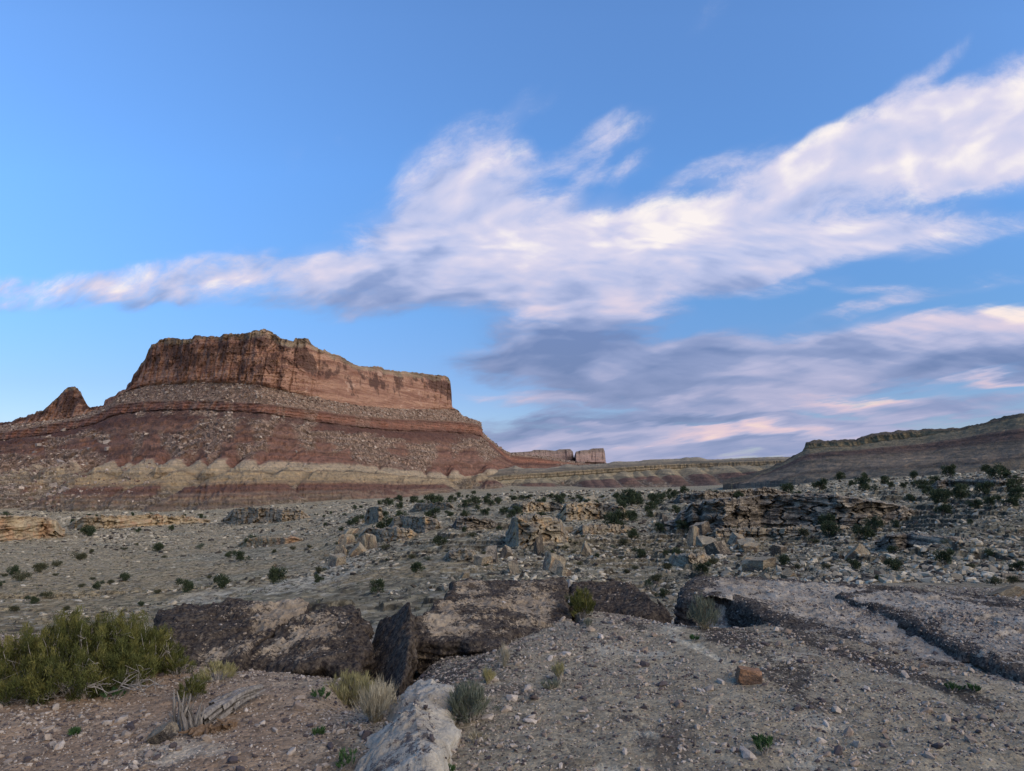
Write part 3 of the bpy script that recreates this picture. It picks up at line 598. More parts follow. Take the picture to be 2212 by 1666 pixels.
def simple_escarp(name, label, x, bounds, depths, rows, shape, stops, spur=12, sp_w=50, ledge_q=None, tint=(1, 1, 1), kind='ridge', back=200, drop=60, rough=1.0, cliffq=None, lq=1.95, lean=0.0):
    Y, Z, Q = escarp(x, bounds, depths, rows, shape)
    S = S_of(x)[None, :]; Zb = Z.copy(); X = S * Y; top = len(bounds) - 1
    wx = x[None, :] + 8 * fbm(X / 80, Y / 80, 0.0, 3)
    rr = random.Random(len(name)); Zl = Z - spur * sst(-0.1, 0.7, Q) * (1 - sst(lq - .25, lq, Q)) - 1
    Zs = Zl.copy(); an = fbm(X / (sp_w * .3), Y / 30, 0.0, 3)
    xa = x[0]
    while xa < x[-1]:
        xa += sp_w * rr.uniform(.3, 1.7)
        for q0, kk in ((lq - rr.uniform(.05, .3), .6), (rr.uniform(.2, max(.5, lq - .7)), rr.uniform(.35, .55))):
            xb = xa + (0 if kk == .6 and q0 > lq - .31 else sp_w * rr.uniform(.2, .7))
            c = int(np.clip(np.searchsorted(x, xb), 0, len(x) - 1)); j = int(np.argmin(np.abs(Q[:, c] - q0))); j2 = min(j + 12, len(Q) - 1)
            rise = (Z[j2, c] - Z[j, c]) / max(Y[j2, c] - Y[j, c], 1)
            r = 4; fr = np.maximum(0, Y[j, c] - Y); bk = np.maximum(0, Y - Y[j, c])
            d = np.sqrt((X - X[j, c] - lean * (fr - bk)) ** 2 + fr ** 2 + r * r) - r
            Zs = np.maximum(Zs, Z[j, c] + 1 + min(rise, .4) * bk - (kk + .2 * rise) * d * (1 + .2 * an))
    Zs = np.minimum(Zs, Z + 3); fw = 1 - sst(lq - .1, lq + .02, Q)
    Z = Z * (1 - fw) + Zs * fw; g = np.clip((Zb - Z) / (spur * .6), 0, 1.5)
    if cliffq:
        cwt = sst(cliffq[0], cliffq[0] + .05, Q) * (1 - sst(cliffq[1] - .05, cliffq[1] + .02, Q))
        sc_ = cliffq[2]
        Y = Y - cwt * sc_ * (ridge(X / (sc_ * 3), Z / (sc_ * 9), 0.0, 3) + 0.6 * ridge(X / sc_, Z / (sc_ * 5), 0.0, 2))
    Z = Z + rough * fbm(X / 9, Y / 9, Zb / 9, 4)
    Qc = requant(Z, Zb, Q)
    Qc = np.minimum(Qc + .34 * (np.clip(g, 0, 1.5) - .35) * sst(.1, .5, Q) * (1 - sst(lq - .15, lq, Q)), top)
    ta = sst(0.5, 0.9, g + 0.3 * fbm(X / 15, Y / 15, 0.0, 3)) * (1 - sst(top - 1, top - .9, Q)) * 0.8  # gully debris, its tone also painting in relief that soft light leaves flat
    nb = 10; tb = np.linspace(0, 1, nb + 1)[1:, None]
    Yb = Y[-1:] + tb * back; Zt = Z[-1:] - 0.5 - drop * tb ** 1.4
    YY = np.concatenate([Y[:1] - 20, Y, Yb]); ZZ = np.concatenate([Z[:1] - 20, Z, Zt])
    V = np.stack([S * YY, YY, ZZ], -1)
    at = {'strata': np.concatenate([Qc[:1], Qc, np.full_like(Yb, top)]), 'talus': np.concatenate([ta[:1], ta, np.full_like(Yb, .2)]), 'clean': np.zeros_like(YY)}
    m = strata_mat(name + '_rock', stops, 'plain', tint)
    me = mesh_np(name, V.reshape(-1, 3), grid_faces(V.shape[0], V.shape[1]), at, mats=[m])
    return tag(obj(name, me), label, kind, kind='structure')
# ---- the low ridge in the middle
x = np.arange(890, 1830, 1.5)
T = curve([(890,1052),(905,1040),(930,1020),(960,1025),(1000,1040),(1025,1022),(1060,1018),(1100,1010),(1112,1006),(1130,1012),(1180,1012),(1210,1007),(1222,1003),(1250,1006),(1280,1003),(1310,1001),(1330,997),(1370,997),(1400,993),(1470,991),(1483,988),(1512,988),(1530,993),(1600,990),(1650,988),(1700,987),(1760,984),(1830,984)], x, 1) + .9 * fbm(x / 9, .7, 0.0, 3)
B1 = curve([(890,1056),(930,1034),(1000,1046),(1030,1034),(1100,1026),(1200,1020),(1310,1012),(1400,1006),(1530,1000),(1650,996),(1830,994)], x, 3); B1 = np.maximum(B1, T + 2)
B2 = B1 + curve([(890,3),(1000,4),(1040,10),(1300,10),(1500,9),(1830,9)], x, 3) + 1.5 * fbm(x / 15, 3.3, 0.0, 3)
B3 = curve([(890,1060),(1000,1054),(1100,1046),(1200,1044),(1400,1030),(1600,1022),(1830,1010)], x, 3); B3 = np.maximum(B3, B2 + 2)
B4 = curve([(890,1070),(1000,1066),(1100,1062),(1300,1060),(1500,1056),(1600,1050),(1700,1042),(1830,1034)], x, 3)
d0 = curve([(890,1060),(1000,1130),(1300,1250),(1500,1300),(1830,1200)], x, 8)
simple_escarp('middle_ridge', 'low tan and red badland ridge running behind the bush flats, right of the mesa', x, [B4, B3, B2, B1, T], [d0, d0 + 110, d0 + 190, d0 + 196, d0 + 330], [60, 50, 22, 60], [1.1, 1.1, 1, .8],
   [(0, (.19,.15,.12)), (0.25, (.17,.125,.10)), (0.45, (.185,.12,.092)), (0.95, (.18,.115,.09)), (1.05, (.36,.30,.19)), (1.95, (.38,.32,.21)), (2.03, (.17,.13,.08)), (2.3, (.33,.27,.175)), (2.6, (.17,.135,.09)), (2.97, (.31,.255,.165)), (3.1, (.20,.17,.12)), (3.5, (.34,.29,.205)), (4, (.38,.33,.24))], spur=12, sp_w=52, cliffq=(2, 3, 5), tint=(.95,.93,.90))
# ---- the hill on the right
x = np.arange(1560, 2760, 1.5)
T = curve([(1560,1040),(1620,1030),(1660,1014),(1690,1002),(1712,990),(1735,975),(1741,966),(1742,957),(1762,951),(1800,951),(1852,950),(1856,946),(1880,939),(1930,932),(2000,927),(2080,925),(2110,918),(2135,914),(2160,905),(2180,898),(2195,896),(2212,895),(2300,880),(2500,860),(2760,860)], x, 0) + .9 * fbm(x / 12, .7, 0.0, 4)
B1 = curve([(1560,1042),(1660,1016),(1735,977),(1742,960),(1800,955),(1852,954),(1880,944),(2000,931),(2080,930),(2160,912),(2212,902),(2300,888),(2760,868)], x, 1); B1 = np.maximum(B1, T + .8)
B2 = curve([(1560,1044),(1660,1018),(1735,979),(1744,972),(1800,969),(1852,968),(1900,958),(2000,946),(2040,938),(2080,933),(2160,914),(2212,906),(2300,892),(2760,872)], x, 1) + .8 * fbm(x / 15, 3.3, 0.0, 3); B2 = np.maximum(B2, B1 + .8)
B3 = curve([(1560,1046),(1660,1022),(1735,994),(1800,985),(1900,980),(2000,975),(2212,950),(2760,930)], x, 3); B3 = np.maximum(B3, B2 + 1.5)
B4 = curve([(1560,1052),(1660,1048),(1800,1042),(2000,1032),(2100,1026),(2212,1020),(2760,1010)], x, 3)
d0 = curve([(1560,720),(1700,560),(1900,460),(2212,360),(2760,300)], x, 8)
rm = curve([(1560,900),(1660,850),(1742,760),(1850,720),(2000,690),(2212,560),(2760,480)], x, 6)
simple_escarp('shaded_hill', 'dark shaded hill with tan caprock rising at the right edge of the flats', x, [B4, B3, B2, B1, T], [d0, d0 + .62 * (rm - d0), rm - 10, rm - 6, rm + 12], [110, 110, 40, 24], [1.15, 1.1, 1, .8],
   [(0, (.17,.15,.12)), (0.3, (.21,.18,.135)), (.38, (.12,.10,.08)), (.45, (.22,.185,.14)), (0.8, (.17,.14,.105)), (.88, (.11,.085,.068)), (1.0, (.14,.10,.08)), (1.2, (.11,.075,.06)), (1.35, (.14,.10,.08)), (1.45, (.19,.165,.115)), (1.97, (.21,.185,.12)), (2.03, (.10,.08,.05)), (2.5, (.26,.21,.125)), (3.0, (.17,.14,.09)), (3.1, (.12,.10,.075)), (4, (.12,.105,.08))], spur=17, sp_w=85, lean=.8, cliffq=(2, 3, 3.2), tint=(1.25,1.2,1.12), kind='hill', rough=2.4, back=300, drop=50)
# ---- the far mesas
x = np.arange(1085, 1312, 0.8)
T = curve([(1085,980),(1100,978),(1120,977),(1148,975),(1153,972),(1180,972),(1200,974),(1208,971),(1232,970),(1238,976),(1240,990),(1241,985),(1244,976),(1256,973),(1272,972),(1280,969),(1304,968),(1307,976),(1309,999),(1312,1001)], x) + .5 * fbm(x / 3, .7, 0.0, 3)
B1 = np.maximum(curve([(1085,996),(1200,998),(1312,1001)], x), T + .5)
B2 = B1 + 6
d0 = curve([(1085,4200),(1236,4700),(1241,5300),(1244,4500),(1312,4700)], x)
simple_escarp('far_mesa', 'small hazy flat topped cliff on the horizon just right of the big mesa', x, [B2 + 8, B2, B1, T], [d0 - 300, d0 - 120, d0 - 8, d0], [10, 20, 90], [1.1, 1, 1],
   [(0, (.22,.16,.14)), (1, (.25,.16,.13)), (1.9, (.27,.17,.14)), (2.05, (.24,.165,.145)), (2.6, (.31,.225,.195)), (2.9, (.19,.15,.13)), (3, (.22,.18,.15))], spur=6, sp_w=20, cliffq=(2, 3, 38), kind='mesa', back=900, drop=10)
print('escarps', time.time() - T0)
# ---------------------------------------------------------------- rock materials
def rock_mat(name, lo, hi, dark=(.045,.037,.036), amount=0.5, edge=0.5, scale=1.0, warm=None, bump=0.02, freq=1.0, beds=1.2, attrib=False):
    """sandstone with a dark crust; amount 0..1 = how much of it is crusted, edge = how much more on steep faces"""
    n = mat(name); P = n.new('ShaderNodeTexCoord').outputs['Object']
    g = n.new('ShaderNodeNewGeometry'); nz = n.m('ABSOLUTE', n.sep(g.outputs['True Normal'])[2])
    a = n.noise(P, 2.2 * freq, 8, 0.68); b = n.noise(P, 9 * freq, 8, 0.72)
    col = n.mix(n.mapr(a, 0.35, 0.65), lo, hi)
    if warm: col = n.mix(n.mapr(n.noise(P, 1.3 * freq, 4, 0.6), 0.5, 0.62), col, warm)
    steep = n.mapr(nz, 0.75, 0.2)
    v = n.m('ADD', n.m('ADD', n.m('MULTIPLY', n.noise(P, 1.6 * freq, 6, 0.7), .55), n.m('MULTIPLY', n.noise(n.v('MULTIPLY', P, (1, 1, 2)), 11 * freq, 8, .8), .45)), n.m('MULTIPLY', steep, edge * 0.16))
    th = 0.60 - 0.17 * amount
    if attrib:
        cr = attr(n, 'crust'); f1_ = n.noise(P, 26, 7, .78); f2_ = n.noise(n.v('MULTIPLY', P, (1, .6, 1.5)), 6, 6, .75)
        v = n.m('ADD', n.m('ADD', n.m('MULTIPLY', cr, .5), n.m('MULTIPLY', n.m('SUBTRACT', f1_, .5), 1.5)), n.m('MULTIPLY', n.m('SUBTRACT', f2_, .5), 1.0)); th = .20
    vf = n.mapr(v, th - .02, th + 0.035, smooth=True)
    fl = n.mapr(n.noise(P, 30 * freq, 4, 0.7), 0.40, 0.60)          # flecks
    col = n.mix(n.m('MULTIPLY', vf, n.mapr(fl, 0, 1, 0.72, 1.0)), col, dark)
    lich = n.mapr(n.noise(P, 6 * freq, 6, 0.7), 0.63, 0.68)
    col = n.mix(n.m('MULTIPLY', lich, 0.25 if attrib else 0.6), col, tuple(min(c * 1.35, .6) for c in hi))
    tv = n.mapr(b, 0.3, 0.7, 0.72, 1.28); col = n.v('MULTIPLY', col, n.xyz(tv, tv, tv))
    lay = n.noise(n.v('MULTIPLY', P, (1.2, 1.2, 14)), 1.0 * freq, 4, 0.7)
    h = n.m('ADD', n.m('ADD', b, n.m('MULTIPLY', a, 1.5)), n.m('MULTIPLY', lay, beds))
    return finish(n, col, h, 1.0, bump)
M_SLAB = rock_mat('crusted_sandstone', (.24,.185,.125), (.37,.30,.21), dark=(.026,.021,.020), bump=.05, attrib=True, beds=.5)
M_SLABD = M_SLAB
M_SLABL = rock_mat('bright_sandstone', (.25,.21,.16), (.42,.37,.295), dark=(.03,.025,.023), bump=.05, attrib=True, beds=.5)
M_PALE = rock_mat('pale_sandstone', (.34,.305,.245), (.46,.42,.34), bump=.05, dark=(.10,.085,.08), attrib=True, beds=.5)
M_TAN = rock_mat('tan_sandstone', (.21,.17,.115), (.34,.29,.20), amount=.35, edge=.3, freq=.7, bump=.08, beds=.15, warm=(.40,.27,.14), dark=(.09,.075,.065))
M_GREY = rock_mat('grey_sandstone', (.22,.18,.125), (.36,.30,.215), amount=.55, edge=.5, freq=.7, bump=.08, beds=.15, dark=(.05,.043,.037))
M_YEL = rock_mat('yellow_sandstone', (.30,.22,.125), (.42,.33,.20), amount=.12, edge=.4, freq=.09, bump=.5, warm=(.40,.25,.14), dark=(.13,.09,.06))
M_RUST = rock_mat('rust_stone', (.19,.105,.06), (.30,.18,.105), amount=.5, edge=.2, freq=3, bump=.012, dark=(.07,.05,.04))
# ---------------------------------------------------------------- slabs with a traced outline
TOPS = []
def slab(name, label, pts, thick, mat_, cz=None, group=None, seed=0, nr=70, na=420, round_=0.025, amp=0.03, undercut=0.0, cat='rock slab', crust=.5, rim=.6, rimw=.15, cfn=None):
    """pts: outline of the top as (picture x, y, height above datum); a closed block with a rough top, broken walls and a flat underside"""
    P = np.array([atz(a, b, c) for a, b, c in pts])
    nx = np.roll(P, -1, 0); L = np.linalg.norm((nx - P)[:, :2], axis=1); cum = np.concatenate([[0], np.cumsum(L)])
    u = np.linspace(0, cum[-1], na, endpoint=False); PP = np.vstack([P, P[:1]])
    B = np.stack([np.interp(u, cum, PP[:, i]) for i in range(3)], 1)
    k = np.array([1, 2, 3, 2, 1.]) / 9                                      # slightly rounded corners
    for _ in range(2): B = sum(w_ * np.roll(B, j - 2, 0) for j, w_ in enumerate(k))
    c = B.mean(0); 
    if cz is not None: c[2] = cz
    o = seed * 13.7
    dirv = B[:, :2] - c[:2]; dl = np.linalg.norm(dirv, axis=1)[:, None]; dn = dirv / dl
    jag = 0.13 * fbm(B[:, 0] / .35 + o, B[:, 1] / .35, 0.0, 5) + .02 * gn(B[:, 0] / .06, B[:, 1] / .06 + o)
    B[:, :2] += dn * jag[:, None]
    V = []; CR = []
    A_ = np.c_[B[:, :2], np.ones(len(B))]; co = np.linalg.lstsq(A_, B[:, 2], rcond=None)[0]
    for t in np.linspace(0.02, 1, nr):
        q = c[:2] + (B[:, :2] - c[:2]) * t
        zp = np.c_[q, np.ones(len(q))] @ co; res = B[:, 2] - A_ @ co
        z = zp + res * t ** 3 + (0 if cz is None else (cz - (np.r_[c[:2], 1] @ co)) * (1 - t) ** 1.5)
        d = (1 - t) * dl[:, 0]
        z = z + amp * .8 * fbm(q[:, 0] / .6 + o, q[:, 1] / .6, 0.0, 4) + amp * .9 * fbm(q[:, 0] / .09, q[:, 1] / .13 + o, 0.0, 4) + amp * .8 * sst(-.1, .1, fbm(q[:, 0] / .7, q[:, 1] / .35 + o, 0.0, 5)) + amp * .5 * sst(.05, .15, fbm(q[:, 0] / .5 + 4, q[:, 1] / .3 + o, 0.0, 5))
        z = z - round_ * np.exp(-d / (round_ * 1.2 + 1e-4))
        V.append(np.c_[q, z])
        e_ = rim * np.exp(-(d / rimw) ** 2) * (1 + .8 * fbm(q[:, 0] / .4, q[:, 1] / .4 + o, 0.0, 2)); c_ = crust + .95 * fbm(q[:, 0] / .5 + o, q[:, 1] / .35, 0.0, 3) + e_
        if cfn is not None: c_ = c_ + cfn(q[:, 0] / q[:, 1] * F + CX, (q[:, 1]))
        CR.append(c_)
    top = V[-1].copy(); nw = 36
    for t in np.linspace(0, 1, nw + 1)[1:]:
        zz = top[:, 2] - thick * t
        out = 0.07 * ridge(top[:, 0] / .5 + o, zz / .07, top[:, 1] / .5, 3) + 0.09 * fbm(top[:, 0] / .2, top[:, 1] / .2, zz / .15 + o, 3) - undercut * t
        out = out * min(1, t * 6)
        V.append(np.c_[top[:, :2] + dn * out[:, None], zz]); CR.append(crust + rim * .8 + .5 * fbm(top[:, 0] / .3, zz / .2, top[:, 1] / .3 + o, 3) - .25 * t)
    CR = np.concatenate([np.array(CR).ravel(), [crust, crust]]); V = np.array(V); n_, m_ = V.shape[:2]; TOPS.append(V[:nr].reshape(-1, 3))
    idx = np.arange(n_ * m_).reshape(n_, m_); nxt = np.roll(idx, -1, 1)
    f = np.stack([idx[:-1], idx[1:], nxt[1:], nxt[:-1]], -1).reshape(-1, 4)
    base = V[0].mean(0); base[2] = V[0, :, 2].mean(); bot = V[-1].mean(0)
    VV = np.vstack([V.reshape(-1, 3), base, bot])
    t1 = np.stack([np.full(m_, n_ * m_), idx[0], np.roll(idx[0], -1)], 1); t2 = np.stack([np.full(m_, n_ * m_ + 1), np.roll(idx[-1], -1), idx[-1]], 1)
    org = np.array([c[0], c[1], B[:, 2].min() - thick])
    me = mesh_np(name, VV - org, [f, t1, t2], {'crust': CR}, mats=[mat_])
    o_ = obj(name, me, loc=org); return tag(o_, label, cat, group)
G1 = 'crusted rock slabs along the lip of the bench'
slab('rock_slab', 'black crusted flat slab just right of the big green bush', [(340,1330,.16),(352,1318,.18),(400,1303,.2),(520,1300,.2),(652,1298,.22),(668,1306,.2),(640,1330,.16),(590,1362,.12),(548,1392,.05),(505,1440,-.06),(440,1445,-.08),(380,1425,-.02),(352,1395,.06),(343,1360,.12)], .5, M_SLABD, group=G1, seed=1, amp=.045, crust=.85, rim=.3, cfn=lambda x, y: -.75 * sst(520, 590, x) + .25 * sst(480, 400, x) - .7 * sst(6.7, 6.0, y), nr=90, na=560)
slab('rock_slab', 'brown crusted slab with a dark hole in its front, second from the left', [(675,1318,.2),(700,1310,.22),(760,1312,.2),(782,1325,.18),(801,1352,.15),(800,1380,.08),(790,1412,.0),(776,1440,-.02),(700,1425,.02),(640,1445,-.03),(560,1452,-.1),(515,1445,-.1),(545,1405,.0),(598,1368,.1),(640,1338,.16)], .5, M_SLAB, group=G1, seed=2, amp=.045, undercut=.22, crust=.30, rim=.8, cfn=lambda x, y: .5 * sst(700, 780, x) - .3 * sst(6.6, 6.0, y), nr=90, na=560)
slab('rock_slab', 'tilted black wedge of rock beside the deep dark crack', [(818,1352,.02),(850,1325,.16),(884,1302,.3),(893,1318,.3),(903,1340,.22),(884,1400,.1),(874,1450,-.02),(862,1494,-.12),(820,1500,-.3),(772,1482,-.35),(790,1420,-.24)], .6, M_SLABD, group=G1, seed=3, amp=.04, crust=1.0, rim=.3)
slab('rock_slab', 'broad crusted slab with an overhanging front, right of the deep crack', [(893,1345,.16),(925,1318,.18),(968,1290,.17),(975,1262,.2),(1010,1254,.2),(1100,1252,.18),(1222,1254,.17),(1226,1300,.08),(1222,1350,-.01),(1180,1372,-.02),(1110,1372,.02),(1092,1392,.05),(1078,1408,.03),(1010,1388,.08),(940,1380,.1),(892,1384,.08)], .42, M_SLAB, group=G1, seed=4, amp=.04, undercut=.2, crust=.38, rim=.6, cfn=lambda x, y: .3 * sst(8.5, 9.5, y), nr=90, na=560)
slab('rock_slab', 'black topped slab behind the round green bush, right of the narrow crack', [(1238,1262,.16),(1275,1256,.18),(1335,1254,.18),(1372,1268,.16),(1412,1300,.08),(1440,1322,0),(1400,1330,-.04),(1330,1322,-.03),(1262,1318,-.03),(1240,1312,-.02)], .5, M_SLABD, group=G1, seed=5, amp=.035, crust=1.05, rim=.3)
slab('rock_slab', 'pale flat slab with a high black wall, largest slab on the right side', [(1468,1268,.16),(1500,1246,.24),(1560,1246,.22),(1700,1252,.20),(1860,1262,.20),(2060,1280,.18),(2290,1310,.18),(2350,1400,.10),(2330,1530,.015),(2180,1490,.015),(1990,1448,.02),(1880,1420,.025),(1790,1394,.03),(1722,1364,.06),(1668,1336,.11),(1620,1310,.16),(1570,1284,.20),(1532,1276,.22),(1500,1292,.16),(1472,1288,.14)], .6, M_SLABL, group=G1, seed=6, nr=140, na=900, amp=.026, round_=.04, crust=-.02, rim=1.1, rimw=.30, cfn=lambda x, y: .8 * sst(1900, 2150, x) * sst(9, 10.2, y) - .0 * x)
slab('rock_ledge', 'long low black edged ledge crossing the pale slab on the right', [(1800,1283,.22),(1860,1272,.24),(2000,1284,.24),(2290,1316,.26),(2350,1400,.20),(2330,1490,.12),(2190,1452,.12),(2070,1402,.14),(1985,1358,.17),(1935,1333,.18),(1870,1306,.2)], .3, M_SLABL, seed=7, nr=120, na=800, amp=.026, cat='rock ledge', round_=.03, crust=-.02, rim=1.0, rimw=.22, cfn=lambda x, y: 1.0 * sst(1850, 2100, x) * sst(8.3, 9.4, y))
slab('boulder', 'long pale boulder rising from the gravel at the bottom centre', [(905,1470,.05),(938,1462,.1),(982,1472,.12),(990,1500,.16),(984,1545,.2),(962,1600,.22),(948,1660,.24),(925,1740,.24),(740,1740,.06),(765,1650,.08),(800,1590,.1),(832,1545,.08),(862,1500,.05)], .4, M_PALE, cz=.26, seed=8, amp=.03, round_=.07, cat='boulder', crust=.24, rim=-.5, rimw=.12, nr=110, na=600)
slab('flat_rock', 'flat pale rock barely showing at the bottom edge, right of the pale boulder', [(1238,1690,.07),(1240,1640,.075),(1262,1615,.08),(1320,1606,.08),(1395,1612,.07),(1392,1640,.07),(1370,1690,.07)], .1, M_PALE, seed=9, amp=.01, round_=.02, cat='rock', nr=40, na=200, crust=.1, rim=0)
slab('flat_rock', 'thin pale sheet of bare rock in the gravel, between boulder and right corner', [(1380,1570,.07),(1450,1560,.07),(1560,1585,.07),(1600,1620,.06),(1540,1632,.065),(1450,1600,.07)], .1, M_PALE, seed=10, amp=.008, round_=.02, cat='rock', nr=40, na=200, crust=.1, rim=0)
slab('leaning_slab', 'pale streaked rock face inside the black walled notch', [(1538,1296,.12),(1560,1284,.16),(1585,1298,.14),(1622,1322,.06),(1640,1350,-.06),(1600,1352,-.1),(1545,1344,-.1)], .35, M_PALE, seed=11, nr=40, na=240, amp=.02, cat='rock slab', crust=.2, rim=.0)
print('slabs', time.time() - T0)
# ---------------------------------------------------------------- loose rocks
def ico(sub):
    import bmesh
    bm = bmesh.new(); bmesh.ops.create_icosphere(bm, subdivisions=sub, radius=1)
    v = np.array([p.co[:] for p in bm.verts]); f = np.array([[q.index for q in p.verts] for p in bm.faces]); bm.free(); return v, f
def block_verts(sub, seed, planes=6, flat=.55, rough=.05, elong=(1, .75, .6)):
    """angular block: a ball cut by random planes"""
    v, f = ico(sub); r = np.random.default_rng(seed)
    n = r.normal(size=(planes, 3)); n /= np.linalg.norm(n, axis=1)[:, None]
    d = r.uniform(.72, .86, planes)
    ax = np.linalg.qr(r.normal(size=(3, 3)) * .28 + np.eye(3))[0]; ax = np.concatenate([ax, -ax]) + r.normal(size=(6, 3)) * .10; ax /= np.linalg.norm(ax, axis=1)[:, None]
    n = np.concatenate([ax, n]); d = np.concatenate([r.uniform(.48, .62, 6), d])
    for a, b in zip(n, d):
        s = v @ a; v = v - np.maximum(0, s - b)[:, None] * a
    v = v / np.abs(v).max(0) * np.array(elong)
    if rough: v = v * (1 + rough * fbm(v[:, 0] * 2.5 + seed, v[:, 1] * 2.5, v[:, 2] * 2.5, 3))[:, None]
    return v, f
BLOCKS = {}
def block_mesh(kind, i, mat_, elong):
    key = (kind, i, mat_.name)
    if key not in BLOCKS:
        v, f = block_verts(4, 100 + i * 7, 4, .5, .12, elong); v = v - [0, 0, v[:, 2].min() * 0.55]
        me = mesh_np(kind, v, f, smooth=False, mats=[mat_]); BLOCKS[key] = me
    return BLOCKS[key]
# (picture x, foot row, width, height, tilt degrees, label)
ROCKS = [
 (1497,1182,26,74,8,'tall pointed pale fin of rock, front of the right hand rock pile'), (1519,1156,52,44,-12,'dark broad block behind the tall pointed fin'),
 (1553,1160,26,30,20,'small leaning slab right of the dark broad block'), (1600,1178,44,50,-30,'tilted tan slab with a shaded hollow, right of the pointed fin'),
 (1530,1185,52,34,5,'pale low block at the foot of the pointed fin'), (1440,1128,16,28,0,'small upright stone left of the right hand rock pile'),
 (1848,1208,44,56,-35,'grey leaning block high on the slope, behind the pale slab'), (1815,1210,38,24,0,'dark squat block just left of the grey leaning block'),
 (1650,1230,74,38,0,'wide rounded grey boulder above the pale slab'), (1632,1196,42,40,15,'angular tan boulder above the wide rounded boulder'),
 (1562,1200,52,50,-8,'rough grey boulder between fin and rounded boulder'), (1688,1194,36,36,30,'jagged light boulder under the rock band on the right'),
 (1622,1186,60,34,0,'broad pale boulder under the rock band on the right'), (1708,1252,40,30,10,'cracked tan boulder on the back edge of the pale slab'),
 (1660,1252,34,26,-15,'small tan boulder touching the back edge of the pale slab'),
 (1142,1176,56,52,10,'large tan slab leaning below the stacked ledges in the centre'), (1163,1196,20,60,0,'narrow upright slab, leftmost of the broken group in the centre'),
 (1192,1232,44,58,-12,'dark tipped slab standing on edge in the centre'), (1205,1240,46,44,-38,'pale slab split by cracks, resting against the dark tipped slab'),
 (1112,1240,34,52,20,'pale upright slab left of the dark tipped slab'), (1222,1246,36,36,-40,'lowest pale slab of the broken group in the centre'),
 (1064,1216,40,60,-24,'grey slab leaning left, above the lip of the broad crusted slab'), (1042,1222,40,34,10,'rounded tan stone beside the leaning grey slab'),
 (1000,1250,24,30,25,'small pointed tan stone on the slope over the crusted slab'), (1090,1206,28,44,-15,'thin grey slab between two leaning slabs'),
 (1270,1200,28,46,0,'block of pale cracked stone on the slope, right of the centre group'), (1222,1152,30,26,10,'small tan block right of the stacked ledges'),
 (784,1188,34,54,0,'tall tan stone in the left rock pile'), (806,1186,30,62,8,'large rounded tan boulder in the left rock pile'), (770,1200,40,40,-20,'pale cracked boulder at the foot of the left rock pile'),
 (757,1156,44,24,-28,'tilted brick shaped tan block on the left rock pile'), (748,1178,36,34,0,'squat tan block under the tilted brick shaped block'), (730,1222,52,42,15,'jagged pale rock beside the twin bushes'),
 (735,1206,32,46,-5,'pale streaked stone above the jagged pale rock'), (792,1128,34,16,-5,'flat capped tan block left of the brown bushes'), (832,1170,30,44,14,'whitish slab right of the left rock pile'),
 (862,1130,30,22,0,'small tan block under the brown overhang'),(1690,1108,60,34,-8,'big smooth grey slab set in the right hand rock band'),(1640,1112,44,30,0,'dark faced block at the left end of the right hand rock band'),
 (1740,1116,52,30,6,'block with a tan underside in the middle of the right hand rock band'),(1790,1112,48,26,-10,'dark block near the right end of the rock band'),
 (1272,1090,46,34,0,'round shouldered tan block at the top of the centre slope'),(1330,1118,40,30,10,'pinkish block below the top of the centre slope'),
 (2186,1290,70,26,-8,'flat pale rock lying at the right edge of the frame'),(2192,1258,44,24,0,'grey rock beside the bushes at the right edge of the frame'),
]
for i, (px, py, w_, h_, t_, lab) in enumerate(ROCKS):
    p = hit(px, py, 9.0)
    if p is None: continue
    s_ = p[1] / F; r_ = np.random.default_rng(i)
    m_ = M_TAN if ('tan' in lab or 'pale' in lab or 'whitish' in lab or 'brick' in lab) else M_GREY
    me = block_mesh('rock_block', i % 9, m_, (1, .8, 1))
    o_ = obj('boulder', me, loc=(p[0], p[1] + .3 * w_ * s_, p[2] - .16 * h_ * s_), rot=(r_.uniform(-.35, .35), math.radians(t_ + r_.uniform(-10, 10)), r_.uniform(0, 6.28)), scale=(w_ * s_ * .52, w_ * s_ * .46, h_ * s_ * .52))
    tag(o_, lab, 'boulder', 'big broken rocks on the middle slopes')
